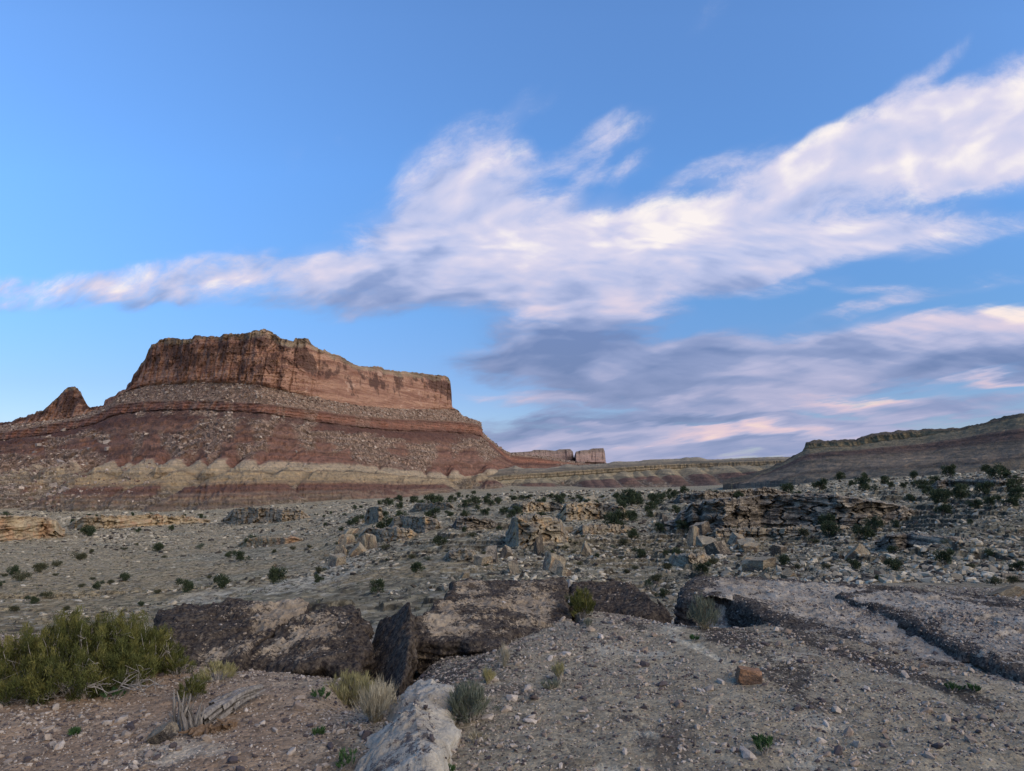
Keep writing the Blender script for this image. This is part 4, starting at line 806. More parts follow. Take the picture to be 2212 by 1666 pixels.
# layered outcrops
def outcrop(label, pts, depth, mat_, group=None, seed=0, step=.35, name='rock_outcrop', lx=1.0, ymul=1.0):
    """pts: (picture x, top row, foot row) along a band of beds that faces the viewer, standing on the ground"""
    xs = np.array([p[0] for p in pts], float); n_ = max(60, int((xs[-1] - xs[0]) * 1.3)); xx = np.linspace(xs[0], xs[-1], n_)
    tp = np.interp(xx, xs, [p[1] for p in pts]); ft = np.interp(xx, xs, [p[2] for p in pts])
    tp = tp + 4 * fbm(xx / 22, seed * 2.3, 0.0, 3) + 2.0 * np.round(1.6 * gn(xx / 9, seed * 1.7)); ft = ft + 3 * fbm(xx / 16, seed * 5.3, 0.0, 3)
    hs = [hit(a, b, 9.0) for a, b in zip(xs, [p[2] for p in pts])]
    hy = np.array([h[1] for h in hs]); md = np.median(hy); Y = np.interp(xx, xs, np.clip(hy, md * .95, md * 1.05)); S = S_of(xx)
    nv = 70; t = np.linspace(0, 1, nv)[:, None]
    zt = CAM_Z + Y * kz(tp); zf = CAM_Z + Y * kz(ft) - 2.0 * step
    Z = zf + (zt - zf) * t; Hh = (zt - zf)[None, :]
    sh = 1 - 2 * np.abs(xx - xx.mean()) / (xx[-1] - xx[0]); pl = sst(0, .30, sh + .12 * gn(xx / 20, seed))[None, :]
    X = S * Y; XX = np.repeat(X[None, :], nv, 0)
    bed = ridge(XX / (12 * step) + seed, Z / step * .8, 0.0, 2)
    lay = np.round(2.2 * gn(XX / (9 * step), Z / step + seed * 3.1)) * .5
    jn = np.clip(1 - np.abs(gn(XX / (3.2 * step) + .3 * gn(Z / step, seed), np.floor(Z / step) * .7)) * 8, 0, 1)
    lay2 = np.round(1.6 * gn(XX / (5 * step) + 3, Z / (2.2 * step) + seed)) * .8
    off = -step * (.5 * lay + .5 * bed + 2.0 * lay2) + step * 1.4 * jn + t * depth * .35 + 4.5 * step * fbm(XX / (11 * step), seed, 0.0, 3)
    off = off + step * 1.5 * fbm(XX / (4 * step), Z / (2 * step), seed, 4) + (1 - pl) * depth * .8
    YY = Y[None, :] + off
    Zr = Z - (1 - pl) * Hh * .55 * t
    nb = 12; tb = np.linspace(0, 1, nb + 1)[1:, None]
    Yb = YY[-1:] + tb * depth; Zb_ = Zr[-1:] + .15 * step * fbm(X[None, :] / step, Yb / step, 0.0, 3) - (tb ** 2) * .5 * step
    Yc = np.repeat(Yb[-1:] + step, 2, 0); Zc = np.stack([Zr[0], Zr[0] - step])
    Ya = np.concatenate([YY, Yb, Yc]); Za = np.concatenate([Zr, Zb_, Zc])
    V = np.stack([S[None, :] * Ya, Ya, Za], -1)
    org = V.reshape(-1, 3).mean(0); org[2] = V[..., 2].min()
    me = mesh_np(name, V.reshape(-1, 3) - org, grid_faces(*V.shape[:2]), mats=[mat_], smooth=False)
    return tag(obj(name, me, loc=org), label, 'rock outcrop', group)
outcrop('stacked tan ledges with shadowed slots in the middle of the slope', [(1092,1122,1180),(1120,1118,1184),(1160,1118,1182),(1200,1124,1178),(1226,1132,1172)], 5, M_TAN, seed=1, step=.42)
outcrop('low crumbling tan ledge climbing right from the stacked ledges', [(1200,1096,1128),(1240,1088,1126),(1280,1086,1122),(1330,1092,1124),(1360,1106,1128)], 5, M_TAN, seed=2, step=.45)
outcrop('long dark layered rock band across the right hand slope', [(1432,1112,1150),(1480,1088,1150),(1560,1080,1154),(1640,1074,1150),(1720,1070,1148),(1800,1072,1144),(1880,1084,1138),(1960,1100,1132),(2030,1122,1138)], 7, M_GREY, seed=3, step=.5)
outcrop('thin tan and black ledge under the long rock band', [(1500,1148,1166),(1580,1144,1168),(1680,1142,1166),(1780,1138,1158),(1860,1136,1152)], 3, M_TAN, seed=4, step=.32)
outcrop('broken black edged beds above the rock band, near the flats', [(1440,1072,1090),(1520,1064,1086),(1600,1058,1078),(1700,1052,1070)], 4, M_GREY, seed=5, step=.35)
outcrop('blocky tan tower with a cave like slot, left end of the centre bench', [(790,1098,1128),(800,1096,1130),(820,1096,1130),(832,1100,1128)], 4, M_TAN, seed=6, step=.5)
outcrop('tan ledge with an arched hollow beside the brown bushes', [(836,1128,1152),(870,1116,1152),(920,1118,1150),(960,1128,1152)], 4, M_TAN, seed=7, step=.45)
outcrop('cut tan ledge crowning the left rock pile', [(778,1150,1168),(810,1144,1172),(860,1144,1168),(905,1148,1162)], 4, M_TAN, seed=8, step=.4)
outcrop('dark weathered ledge between centre bushes, right of the arched hollow', [(975,1124,1146),(1010,1118,1146),(1050,1122,1144),(1085,1130,1144)], 4, M_GREY, seed=9, step=.4)
outcrop('low tan ledge between the stacked ledges and the fin, on open rubble', [(1236,1140,1158),(1270,1134,1156),(1330,1136,1154),(1376,1142,1154)], 3, M_TAN, seed=21, step=.3)
outcrop('faint tan ledge among the front rows of centre junipers', [(886,1090,1104),(930,1086,1104),(985,1088,1102)], 3, M_TAN, seed=22, step=.35)
outcrop('thin tan bed behind the stacked ledges', [(1090,1092,1108),(1130,1086,1108),(1190,1086,1106),(1226,1092,1104)], 3, M_TAN, seed=23, step=.35)
outcrop('tan broken bed left of the leaning grey slabs', [(960,1196,1214),(1000,1190,1214),(1034,1194,1212)], 2, M_TAN, seed=24, step=.22)
outcrop('low pale ledge over the black wall of the notch', [(1440,1206,1222),(1480,1200,1222),(1530,1204,1220)], 2, M_TAN, seed=25, step=.2)
outcrop('long thin ledge on the right slope below the rock band', [(1880,1160,1176),(1950,1156,1178),(2040,1166,1184),(2120,1180,1192)], 2, M_GREY, seed=26, step=.22)
outcrop('golden rock wall at the left edge of the valley', [(-60,1116,1170),(0,1116,1172),(60,1118,1168),(100,1122,1160),(150,1130,1152)], 20, M_YEL, seed=10, step=1.8)
outcrop('long low tan cliff line along the far side of the valley', [(150,1124,1142),(170,1118,1144),(260,1114,1142),(330,1114,1136),(400,1116,1130),(460,1118,1126)], 14, M_YEL, seed=11, step=1.3)
outcrop('pale knobbly rock wall at the foot of the badland cones', [(486,1106,1128),(500,1100,1130),(560,1098,1130),(620,1102,1126),(680,1108,1124)], 14, M_TAN, seed=12, step=1.5)
outcrop('small dark red ledge in the middle of the left valley', [(520,1170,1182),(560,1164,1182),(620,1164,1176),(660,1160,1168)], 6, M_YEL, seed=13, step=.6)
outcrop('faint dark bedding ridge behind the right hand bushes', [(1990,1042,1052),(2060,1036,1052),(2150,1034,1048),(2240,1034,1046)], 4, M_GREY, seed=14, step=.35)
print('rocks', time.time() - T0)
# ---------------------------------------------------------------- rubble and gravel (nobody could count it)
def scatter(name, label, pos, size, mat_, sub=1, kinds=10, seed=0, flat=.6, sink=.25):
    r = np.random.default_rng(seed); n_ = len(pos)
    protos = [block_verts(sub, seed * 50 + k, 3, .55, 0, (1, .45 + .05 * (k % 7), flat * (.6 + .1 * (k % 5)))) for k in range(kinds)]
    V, Fc, T_ = [], [], []; off = 0; kd = r.integers(0, kinds, n_)
    for k in range(kinds):
        ii = np.where(kd == k)[0]
        if len(ii) == 0: continue
        v, f = protos[k]; m_ = len(ii)
        a = r.uniform(0, 6.28, m_); tl = r.normal(0, .35, m_)
        ca, sa, ct, st_ = np.cos(a), np.sin(a), np.cos(tl), np.sin(tl)
        x_ = v[None, :, 0] * ct[:, None] - v[None, :, 2] * st_[:, None]; z_ = v[None, :, 0] * st_[:, None] + v[None, :, 2] * ct[:, None]; y_ = np.repeat(v[None, :, 1], m_, 0)
        W = np.stack([x_ * ca[:, None] - y_ * sa[:, None], x_ * sa[:, None] + y_ * ca[:, None], z_], -1) * size[ii][:, None, None]
        W += pos[ii][:, None, :]; W[..., 2] += (size[ii] * (flat - sink))[:, None] * .6
        V.append(W.reshape(-1, 3)); Fc.append((f[None] + (np.arange(m_) * len(v))[:, None, None] + off).reshape(-1, 3)); off += m_ * len(v)
        T_.append(np.repeat(r.uniform(0, 1, m_), len(v)))
    me = mesh_np(name, np.concatenate(V), np.concatenate(Fc), {'tone': np.concatenate(T_)}, smooth=False, mats=[mat_])
    return tag(obj(name, me), label, name, kind='stuff')
def stone_mat(name, a, b, c, dark, bump=.01, fr=8):
    n = mat(name); t = attr(n, 'tone'); P = n.pos
    col = n.ramp(t, [(0, dark), (.26, dark), (.3, a), (.5, b), (.8, c), (1, tuple(q * 1.25 for q in c))])
    nz = n.mapr(n.noise(P, fr, 5, .7), .3, .7, .75, 1.25); col = n.v('MULTIPLY', col, n.xyz(nz, nz, nz))
    return finish(n, col, n.noise(P, fr * 2, 5, .7), .8, bump)
r = np.random.default_rng(3)
def sample(n_, y0, y1, smin, smax, p=.5):
    Yv = np.exp(r.uniform(math.log(y0), math.log(y1), n_)) if p == .5 else (r.uniform(y0 ** p, y1 ** p, n_)) ** (1 / p)
    s_ = r.uniform(smin, smax, n_); return s_ * Yv, Yv
M_RUB = stone_mat('rubble_stone', (.17,.148,.108), (.26,.225,.165), (.38,.335,.25), (.055,.047,.038), .04, 3)
X, Y = sample(150000, 13, 330, -.9, .9)
sx = X / Y; dm = fbm(X / 14, Y / 20, 0.0, 3) + .45 * sst(-.25, .1, sx) - .18 + .2 * sst(.1, .4, sx) * (1 - sst(.42, .6, sx) * .7)
dm = dm - .25 * sst(60, 25, Y) * (sx < .0) + .15 * sst(200, 330, Y)
kp = r.uniform(-.25, .55, len(X)) < dm * 1.3; X, Y = X[kp], Y[kp]
sz = (.022 + .00055 * Y) * (r.pareto(2.2, len(X)) + .6); sz = np.minimum(sz, .0045 * Y + .08)
CLX, CLY = [X], [Y]; csz = [sz]
for (px, py, w_, h_, t_, lab) in ROCKS[:43]:
    p = hit(px, py, 9.0); s_ = p[1] / F; m_ = 60
    CLX.append(p[0] + r.normal(size=m_) * w_ * s_ * 1.1); CLY.append(p[1] - .5 * w_ * s_ + r.normal(size=m_) * w_ * s_ * 1.3); csz.append(np.minimum(w_ * s_ * .035 * (r.pareto(1.8, m_) + .8), w_ * s_ * .14))
for (xa, xb, ya, yb, m_, q_) in [(1090,1240,1176,1250,260,.3),(740,850,1160,1240,300,.3),(1040,1110,1190,1235,120,.3),(1230,1380,1090,1200,420,.28),(1440,2040,1140,1210,900,.26),(1560,1740,1200,1256,260,.2),(780,1080,1140,1180,300,.26),(480,760,1120,1160,400,.9),(0,480,1140,1180,500,.9)]:
    for _ in range(m_ // 4):
        p = hit(round(r.uniform(xa, xb) / 12) * 12, round(r.uniform(ya, yb) / 8) * 8, 9.0)
        if p is None: continue
        CLX.append(p[0] + r.normal(size=5) * .006 * p[1]); CLY.append(p[1] * (1 + r.normal(size=5) * .03)); csz.append(p[1] * .0011 * np.minimum(r.pareto(2.2, 5) + .5, 4.5))
Xl, Yl = sample(30000, 180, 700, -.78, .25, 1.0); kl = r.uniform(-.2, .5, len(Xl)) < fbm(Xl / 40, Yl / 40, 0.0, 3) + .1; Xl, Yl = Xl[kl], Yl[kl]
CLX.append(Xl); CLY.append(Yl); csz.append(Yl * .00085 * np.minimum(r.pareto(2.2, len(Xl)) + .6, 4))
X, Y, sz = np.concatenate(CLX), np.concatenate(CLY), np.concatenate(csz)
scatter('rubble', 'broken tan and grey stones strewn over the middle slopes', np.c_[X, Y, H(X, Y)], sz, M_RUB, seed=2, flat=.5)
M_GRAV = stone_mat('gravel_stone', (.20,.155,.12), (.27,.22,.17), (.33,.285,.235), (.075,.062,.06), .004, 40)
X, Y = sample(150000, 3.2, 12, -.80, .80, 1.4)
dg = .62 + 1.1 * fbm(X / 1.1 + 9, Y / 1.1, 0.0, 3)
kp = r.uniform(0, 1, len(X)) < dg; X, Y = X[kp], Y[kp]
sz = .0085 * (r.pareto(3.6, len(X)) + .6); sz = np.minimum(sz, .045)
GP = np.c_[X, Y, H(X, Y)]
tp_ = np.concatenate([TOPS[5][r.integers(0, len(TOPS[5]), 9000)], TOPS[6][r.integers(0, len(TOPS[6]), 5000)]] + [TOPS[k][r.integers(0, len(TOPS[k]), 150)] for k in (0, 1, 3, 4, 7)])
tp_[:, :2] += r.normal(size=(len(tp_), 2)) * .012; GP = np.concatenate([GP, tp_]); sz = np.concatenate([sz, np.minimum(.008 * (r.pareto(4.0, len(tp_)) + .6), .03)])
scatter('gravel', 'small angular stones covering the near ground', GP, sz, M_GRAV, seed=4, flat=.6)
X, Y = sample(3000, 640, 1080, -.72, .02, 1.0)
ma = MV.reshape(-1, 3); mt = TT.ravel(); mq = QQ.ravel(); mxp = ma[:, 0] / ma[:, 1] * F + CX
dens_ = np.where((mt > .55) & (mq > 1.95) & (mq < 5.0) & (mxp > -30), .5 + .9 * fbm(mxp / 40, mq * 2, 0.0, 4), 0)
dens_ = np.where((mq > .2) & (mq < 2) & (mxp > -30) & (mxp < 330), .25 + .5 * fbm(mxp / 30, mq * 2, 0.0, 3) + .3 * sst(230, 60, mxp), dens_)
dens_ = np.where((mq > 3) & (mq < 4), dens_ * .2, np.clip(dens_, 0, 2)); dens_[-14 * MV.shape[1]:] = 0
pk = r.choice(len(ma), 60000, replace=False, p=dens_ ** 2.2 / (dens_ ** 2.2).sum())
sz = .36 * (r.pareto(2.3, len(pk)) + .7) * ma[pk, 1] / 1000; sz = np.minimum(sz, 3.0)
M_TALUS = stone_mat('talus_stone', (.18,.125,.095), (.26,.19,.145), (.35,.285,.225), (.11,.07,.055), .3, .3)
scatter('talus_rubble', 'broken blocks strewn over the debris slopes of the big mesa', ma[pk] + r.normal(size=(len(pk), 3)) * [.8, .8, 0], sz, M_TALUS, seed=8, flat=.6)
print('rubble', time.time() - T0)
# single stones in the foreground
def stone(px, py, w_, h_, lab, mat_, el=(1, .75, .6), seed=0, tilt=0):
    p = hit(px, py); s_ = p[1] / F; v, f = block_verts(5, 300 + seed, 10, .62, .10, el); v = v - [0, 0, v[:, 2].min() * .8]
    sc_ = w_ * s_ / 2 / el[0]
    me = mesh_np('stone', v * [sc_, sc_, h_ * s_ / 2 / el[2] * .75], f, mats=[mat_])
    return tag(obj('stone', me, loc=(p[0], p[1] + .3 * w_ * s_, p[2] - .004), rot=(0, math.radians(tilt), math.radians(seed * 9))), lab, 'stone')
stone(1622, 1480, 68, 44, 'rust brown rounded stone alone on the gravel right of centre', M_RUST, (1, .7, .58), 1, 10)
stone(606, 1600, 50, 40, 'small grey stone leaning against the dead wood', M_GREY, (1, .7, .6), 2, -20) if False else None
# ---------------------------------------------------------------- plants
def leaf_mat(name, a, b, c, tr=True):
    n = mat(name, .8); t = attr(n, 'tone')
    col = n.ramp(t, [(0, a), (.5, b), (1, c)]); n.put(n.b.inputs['Base Color'], col); return n.mat
M_JUN = leaf_mat('juniper_leaf', (.018,.028,.014), (.036,.052,.026), (.085,.100,.055))
M_JUN2 = leaf_mat('brown_green_leaf', (.035,.040,.022), (.060,.064,.034), (.095,.090,.05))
M_SAGE = leaf_mat('grey_green_leaf', (.07,.085,.06), (.11,.125,.09), (.16,.17,.125))
M_EPH = leaf_mat('yellow_green_leaf', (.020,.026,.009), (.070,.078,.022), (.170,.155,.046))
M_RAB = leaf_mat('straw_green_leaf', (.13,.125,.05), (.24,.22,.10), (.36,.32,.17))
M_STRAW = leaf_mat('straw', (.22,.19,.12), (.33,.29,.20), (.45,.41,.31))
M_WEED = leaf_mat('fresh_leaf', (.025,.055,.02), (.04,.085,.03), (.07,.11,.045))
def bark_mat(name, a, b):
    n = mat(name, .9); nz = n.noise(n.v('MULTIPLY', n.new('ShaderNodeTexCoord').outputs['Object'], (1, 1, .25)), 60, 5, .7)
    return finish(n, n.mix(n.mapr(nz, .35, .65), a, b), nz, .6, .004)
M_BARK = bark_mat('grey_twig', (.16,.145,.12), (.34,.31,.27)); M_DBARK = bark_mat('dark_bark', (.06,.05,.04), (.13,.11,.09))
M_WOOD = bark_mat('weathered_wood', (.09,.08,.07), (.26,.235,.20)); M_WOODB = bark_mat('brown_wood', (.08,.05,.03), (.19,.13,.08))
def tube(path, r0, r1, sides=5, prof=None):
    P = np.array(path, float); n_ = len(P); T_ = np.gradient(P, axis=0); T_ /= np.linalg.norm(T_, axis=1)[:, None] + 1e-9
    up = np.array([.3, .2, 1.0]); A_ = np.cross(T_, up); A_ /= np.linalg.norm(A_, axis=1)[:, None] + 1e-9; B_ = np.cross(T_, A_)
    a = np.linspace(0, 2 * np.pi, sides, endpoint=False); rr_ = np.linspace(r0, r1, n_)[:, None]
    if prof is not None: rr_ = rr_ * prof
    V = P[:, None] + (np.cos(a)[None, :, None] * A_[:, None] + np.sin(a)[None, :, None] * B_[:, None]) * (rr_ * np.ones((1, sides)))[..., None]
    i = np.arange(n_ * sides).reshape(n_, sides); j = np.roll(i, -1, 1)
    f = np.stack([i[:-1], j[:-1], j[1:], i[1:]], -1).reshape(-1, 4)
    cap = np.array([i[-1]]) if sides in (3, 4) else None
    return V.reshape(-1, 3), f
def join(parts):
    V, Fq = [], []; o = 0
    for v, f in parts: V.append(v); Fq.append(f + o); o += len(v)
    return np.concatenate(V), np.concatenate(Fq)
def blades(base, dirv, length, width, r, bend=.3, seg=2):
    """thin tapering blades: base (n,3), dirv (n,3) unit"""
    n_ = len(base); side = np.cross(dirv, r.normal(size=(n_, 3))); side /= np.linalg.norm(side, axis=1)[:, None] + 1e-9
    bn = r.normal(size=(n_, 3)) * bend; L_ = length[:, None]; V = []
    for k in range(seg + 1):
        t = k / seg; c = base + dirv * L_ * t + bn * L_ * t * t * .5
        w_ = (width * (1 - .75 * t))[:, None] * .5
        V += [c - side * w_, c + side * w_]
    V = np.stack(V, 1); m_ = V.shape[1]; b = (np.arange(n_) * m_)[:, None]
    f = np.concatenate([np.stack([b[:, 0] + 2 * k, b[:, 0] + 2 * k + 1, b[:, 0] + 2 * k + 3, b[:, 0] + 2 * k + 2], 1) for k in range(seg)])
    return V.reshape(-1, 3), f, m_
def unit(v): return v / (np.linalg.norm(v, axis=-1, keepdims=True) + 1e-9)
# small far bushes: crown of leaf tufts in uneven lumps, short forked trunk; width 1
def bush_proto(seed, kind):
    r = np.random.default_rng(seed); nb = r.integers(6, 12); C_ = []
    for k in range(nb):
        a = r.uniform(0, 6.28); d = r.uniform(.05, .42); C_.append((math.cos(a) * d, math.sin(a) * d, r.uniform(.12, .55 if kind == 0 else .34), r.uniform(.08, .21)))
    C_ = np.array(C_); n_ = 1500 if kind == 0 else 900
    k = r.integers(0, nb, n_); d = unit(r.normal(size=(n_, 3))); rad = r.uniform(.25, 1.35, n_) ** .8
    P = C_[k, :3] + d * (C_[k, 3] * rad)[:, None] * np.array([1, 1, .85]); P[:, 2] = np.maximum(P[:, 2], .03 + .03 * r.uniform(size=n_))
    V, f, m_ = blades(P, unit(d + [0, 0, .7] + .5 * r.normal(size=(n_, 3))), r.uniform(.05, .10, n_), r.uniform(.02, .045, n_), r, .3, 2)
    cn = r.uniform(.15, .85, nb); t_ = np.clip(cn[k] * .5 + .25 + r.normal(0, .17, n_) , 0, 1)
    lm = mesh_np('crown', V, f, {'tone': np.repeat(t_, m_)}, mats=[(M_JUN, M_JUN2, M_SAGE)[kind]])
    tr = [tube([(0, 0, -.06), (.01, 0, .08), (.02, .01, .2)], .035, .022)]
    for k in range(5):
        c = C_[k % nb]; tr.append(tube([(0, 0, .05), (c[0] * .5, c[1] * .5, c[2] * .5), tuple(c[:3])], .02, .006, 4))
    v, f = join([(a, b if b.shape[1] == 4 else b) for a, b in tr])
    tm = mesh_np('trunk', v, f, mats=[M_DBARK])
    return lm, tm
BP = {0: [bush_proto(10 + i, 0) for i in range(6)], 1: [bush_proto(30 + i, 1) for i in range(4)], 2: [bush_proto(50 + i, 2) for i in range(3)]}
def far_bush(px, py, w_, kind, label, group, i, hr=None):
    p = hit(px, py, 9.5)
    if p is None: return
    r = random.Random(i * 7 + 1); s_ = p[1] / F * w_ * 1.4; lm, tm = BP[kind][i % len(BP[kind])]
    hr = hr or r.uniform(.9, 1.25)
    o = obj('juniper_bush' if kind == 0 else 'desert_shrub', None, loc=(p[0], p[1] + .2 * s_, p[2]), rot=(0, 0, r.uniform(0, 6.28)), scale=(s_, s_, s_ * hr * .95))
    obj('crown', lm, o); obj('trunk', tm, o)
    tag(o, label, 'bush', group)
def z3(l): return [((1800 + a / 2.011) * .553, (1650 + b / 2.011) * .553, c / 2.011 * .553) for a, b, c in l]
def z4(l): return [((2800 + a / 1.843) * .553, (1550 + b / 1.843) * .553, c / 1.843 * .553) for a, b, c in l]
def z6(l): return [((1200 + a / 2.765) * .553, (1850 + b / 2.765) * .553, c / 2.765 * .553) for a, b, c in l]
def z5(l): return [(a / 1.58 * .553, (1900 + b / 1.58) * .553, c / 1.58 * .553) for a, b, c in l]
B3 = z3([(400,545,20),(105,565,35),(45,600,30),(100,655,75),(215,590,35),(190,645,70),(235,655,55),(295,640,60),(420,620,60),(480,610,45),(530,610,50),(25,680,65),(135,690,45),(20,745,60),(195,735,65),(335,725,60),(370,690,30),(400,755,65),(445,720,75),(510,760,40),(610,680,85),(635,755,60),(700,600,45),(650,615,35),(775,645,85),(800,600,55),(850,595,30),(880,620,40),(950,635,70),(1010,620,50),(1025,690,85),(1070,645,45),(1120,600,30),(1235,615,75),(1400,600,70),(1350,660,120),(1300,640,70),(1400,645,90),(1290,690,100),(1215,700,70),(1300,760,90),(1360,785,80),(1225,860,150),(1260,840,60),(1480,600,40),(1560,620,80),(1610,600,55),(1530,660,90),(1500,695,80),(1470,700,50),(1680,595,70),(1640,605,40),(1770,560,60),(1755,615,55),(1700,720,80),(1950,595,70),(2005,560,30),(2180,605,60),(1890,610,45),(1495,750,60),(1575,870,75),(1370,915,90),(1285,970,75),(1195,990,40),(1405,1060,85),(1440,975,25),(1265,1080,40),(90,905,65),(15,865,45),(300,850,40),(490,800,90),(820,1000,45),(860,940,40),(905,960,35),(960,905,30),(885,1035,35),(700,1055,50),(180,1040,35),(205,1135,40),(1715,1080,100),(1625,1165,80),(1540,1250,85),(1490,1295,60),(1585,1385,80),(1750,850,90),(2150,890,70),(2010,780,80),(935,1125,45),(1060,1070,40),(1370,1160,50),(1300,1190,50),(1605,1050,50),(1915,1200,110),(1985,1120,80)])
B4 = z4([(185,655,45),(280,640,55),(355,630,30),(525,695,80),(585,730,55),(160,740,60),(750,675,85),(890,602,70),(965,592,45),(1050,572,80),(1085,600,55),(1150,570,20),(1240,570,55),(1360,555,65),(1415,560,50),(1425,590,55),(1700,578,85),(1965,555,85),(990,645,45),(1085,685,105),(1215,635,60),(1270,655,45),(1350,660,45),(1435,640,45),(1485,655,65),(1590,645,80),(1520,710,75),(1630,775,110),(1575,730,80),(1680,725,60),(1635,860,95),(1770,745,110),(1945,710,95),(1910,625,45),(2105,580,40),(2060,600,110),(2180,610,50),(2160,700,100),(2170,745,80),(2040,750,45),(1990,790,70),(1885,805,80),(2120,790,85),(1835,920,40),(800,960,100),(820,1010,110),(635,1010,75),(1160,970,100),(1045,1035,130),(1310,950,60),(1250,1040,60),(1265,1130,65),(710,1070,70),(245,1105,45),(135,990,60),(365,1000,55),(1665,1060,60),(1980,1155,65),(1670,1220,110),(1835,1250,60),(2175,1260,80),(2020,1360,80),(2150,1350,80),(490,1220,75),(590,1240,50),(800,1240,55),(985,1240,75),(1160,1200,45),(1000,1290,30),(1290,1250,110),(1160,1340,60),(2205,1040,30),(850,1120,30),(680,780,50),(1410,760,60)])
B6 = z6([(20,805,45),(370,625,50),(455,565,70),(540,555,105),(475,715,90),(570,715,70),(320,775,50),(400,880,80),(135,1080,95),(125,1180,85),(755,1300,150),(1165,1080,135),(1310,945,80),(1130,925,75),(1415,780,130),(1340,500,130),(1240,385,100),(1350,385,170),(1390,380,80),(1010,385,75),(870,355,100),(970,310,80),(780,340,45),(1140,325,95),(1430,315,80),(1520,380,80),(1560,310,80),(1535,465,80),(1640,265,60),(515,390,45),(575,375,35),(260,440,35),(400,460,35),(185,475,30),(115,455,25),(80,450,20),(980,510,110),(830,465,75),(870,635,170),(740,650,120),(840,830,90),(1515,855,30),(860,945,30),(180,570,45)])
B5 = z5([(20,195,35),(65,190,25),(240,215,30),(540,195,25),(595,190,20),(820,185,25),(925,183,22),(1135,185,18),(1240,200,35),(440,230,30),(530,310,80),(1060,275,35),(850,285,30),(845,365,25),(760,395,35),(555,415,35),(960,405,70),(485,460,65),(1235,385,45),(1415,445,50),(1480,465,70),(1290,570,35),(1360,630,95),(1680,605,100),(1670,570,40),(1130,655,80),(340,500,50),(235,535,85),(85,550,60),(20,560,35),(115,590,80),(5,620,30),(565,580,30),(335,555,30),(765,585,60),(675,605,40),(500,625,35),(180,725,60),(275,690,60),(75,780,60),(865,740,35),(970,665,40),(1550,370,70),(1765,335,30),(1810,330,30),(1905,380,25),(1805,395,30),(1685,415,35),(1770,170,25),(605,640,50),(1010,445,30),(395,775,50)])
ALL = B3 + B4 + B6 + B5
# bushes that can be pointed out one by one: (picture x, y) of the foot -> label
SPECIAL = [(814,1283,'round dark bush standing alone just above the tilted black wedge'),(690,1258,'tall twin lobed bush left of the pale left rock pile'),(585,1262,'two topped low bush on the pale bare rock left of the left rock pile'),
 (476,1272,'lone bush on the pale bare rock, left of the two topped bush'),(396,1280,'low bush beside the reddish stone just over the black flat slab'),(896,1239,'round bush on the slope between the left pile and the leaning grey slabs'),
 (1333,1149,'largest dark bush of the dense centre grove, at its foot'),(1870,1118,'darkest round bush under the gap at the right end of the rock band'),(1508,1174,'dark shaggy bush left of the tall pointed fin'),
 (1432,1292,'lowest bush in the gap left of the black walled notch'),(1860,1168,'broad dark bush below the middle of the long rock band'),(1797,1145,'bush growing up against the middle of the rock band'),
 (1895,1259,'upright dark green bush on the back edge of the pale slab'),(1230,1236,'small bush at the side of the lowest pale slab'),(1528,1240,'bush above the black wall of the notch'),
 (520,1213,'wider of the pair of bushes alone on the left valley floor'),(494,1206,'smaller upright bush of the pair on the left valley floor'),(958,1180,'dark round bush in front of the dark weathered ledge'),
 (935,1210,'grey green shrub left of the round bush under the centre bench',),(2050,1222,'wide bush on the right slope above the black broken ledge')]
used = set()
for i, (bx, by, bw) in enumerate(ALL):
    lab = None
    for k, sp_ in enumerate(SPECIAL):
        if k not in used and abs(bx - sp_[0]) < 14 and abs(by - sp_[1]) < 14: lab = sp_[2]; used.add(k); break
    p = hit(bx, by, 9.5); Yd = p[1] if p is not None else 500
    kind = 0 if (by < 1160 or bw > 24) else (1 if i % 3 else 2)
    if by > 1190: kind = (1, 0, 1)[i % 3]
    if lab and 'grey green' in lab: kind = 2
    elif lab: kind = 0
    if lab: grp = None
    elif bx < 700: lab, grp = 'small dark shrub scattered over the left valley floor', 'shrubs of the left valley floor'
    elif by < 1105 and bx < 1480: lab, grp = 'dark juniper bush on the level bench below the mesa', 'junipers of the centre bench'
    elif by < 1100: lab, grp = 'dark juniper bush near the top of the right hand slope', 'junipers of the upper right slope'
    elif bx < 1440: lab, grp = 'dark bush among the broken rocks of the centre slope', 'bushes of the centre slope'
    else: lab, grp = 'dark bush among the rocks of the lower right slope', 'bushes of the lower right slope'
    far_bush(bx, by, bw, kind, lab, grp, i)
print('bushes', len(ALL), len(used), time.time() - T0)
# far low scrub too many to count
r = np.random.default_rng(12)
X, Y = sample(26000, 16, 420, -.85, .85)
kp = r.uniform(-.25, .8, len(X)) < fbm(X / 12 + 40, Y / 12, 0.0, 3) + .25; X, Y = X[kp], Y[kp]; Z = H(X, Y)
n_ = len(X) * 9; bi = np.repeat(np.arange(len(X)), 9); sz = (.05 + .0011 * Y) * r.uniform(.5, 1.5, len(X))
d = unit(r.normal(size=(n_, 3)) * [1, 1, .6] + [0, 0, .8])
V, f, m_ = blades(np.c_[X, Y, Z - .02][bi] + r.normal(size=(n_, 3)) * (sz * .35)[bi][:, None] * [1, 1, .15], d, sz[bi] * r.uniform(.6, 1.2, n_), sz[bi] * .35, r, .3, 1)
tg = np.clip(r.uniform(0, 1, len(X))[bi] * .7 + r.uniform(0, .3, n_), 0, 1)
M_SCRUB = leaf_mat('scrub_leaf', (.045,.052,.032), (.10,.105,.070), (.19,.175,.115))
tag(obj('low_scrub', mesh_np('low_scrub', V, f, {'tone': np.repeat(tg, m_)}, mats=[M_SCRUB])), 'tiny grey green scrub dotted over the slopes', 'scrub', kind='stuff')
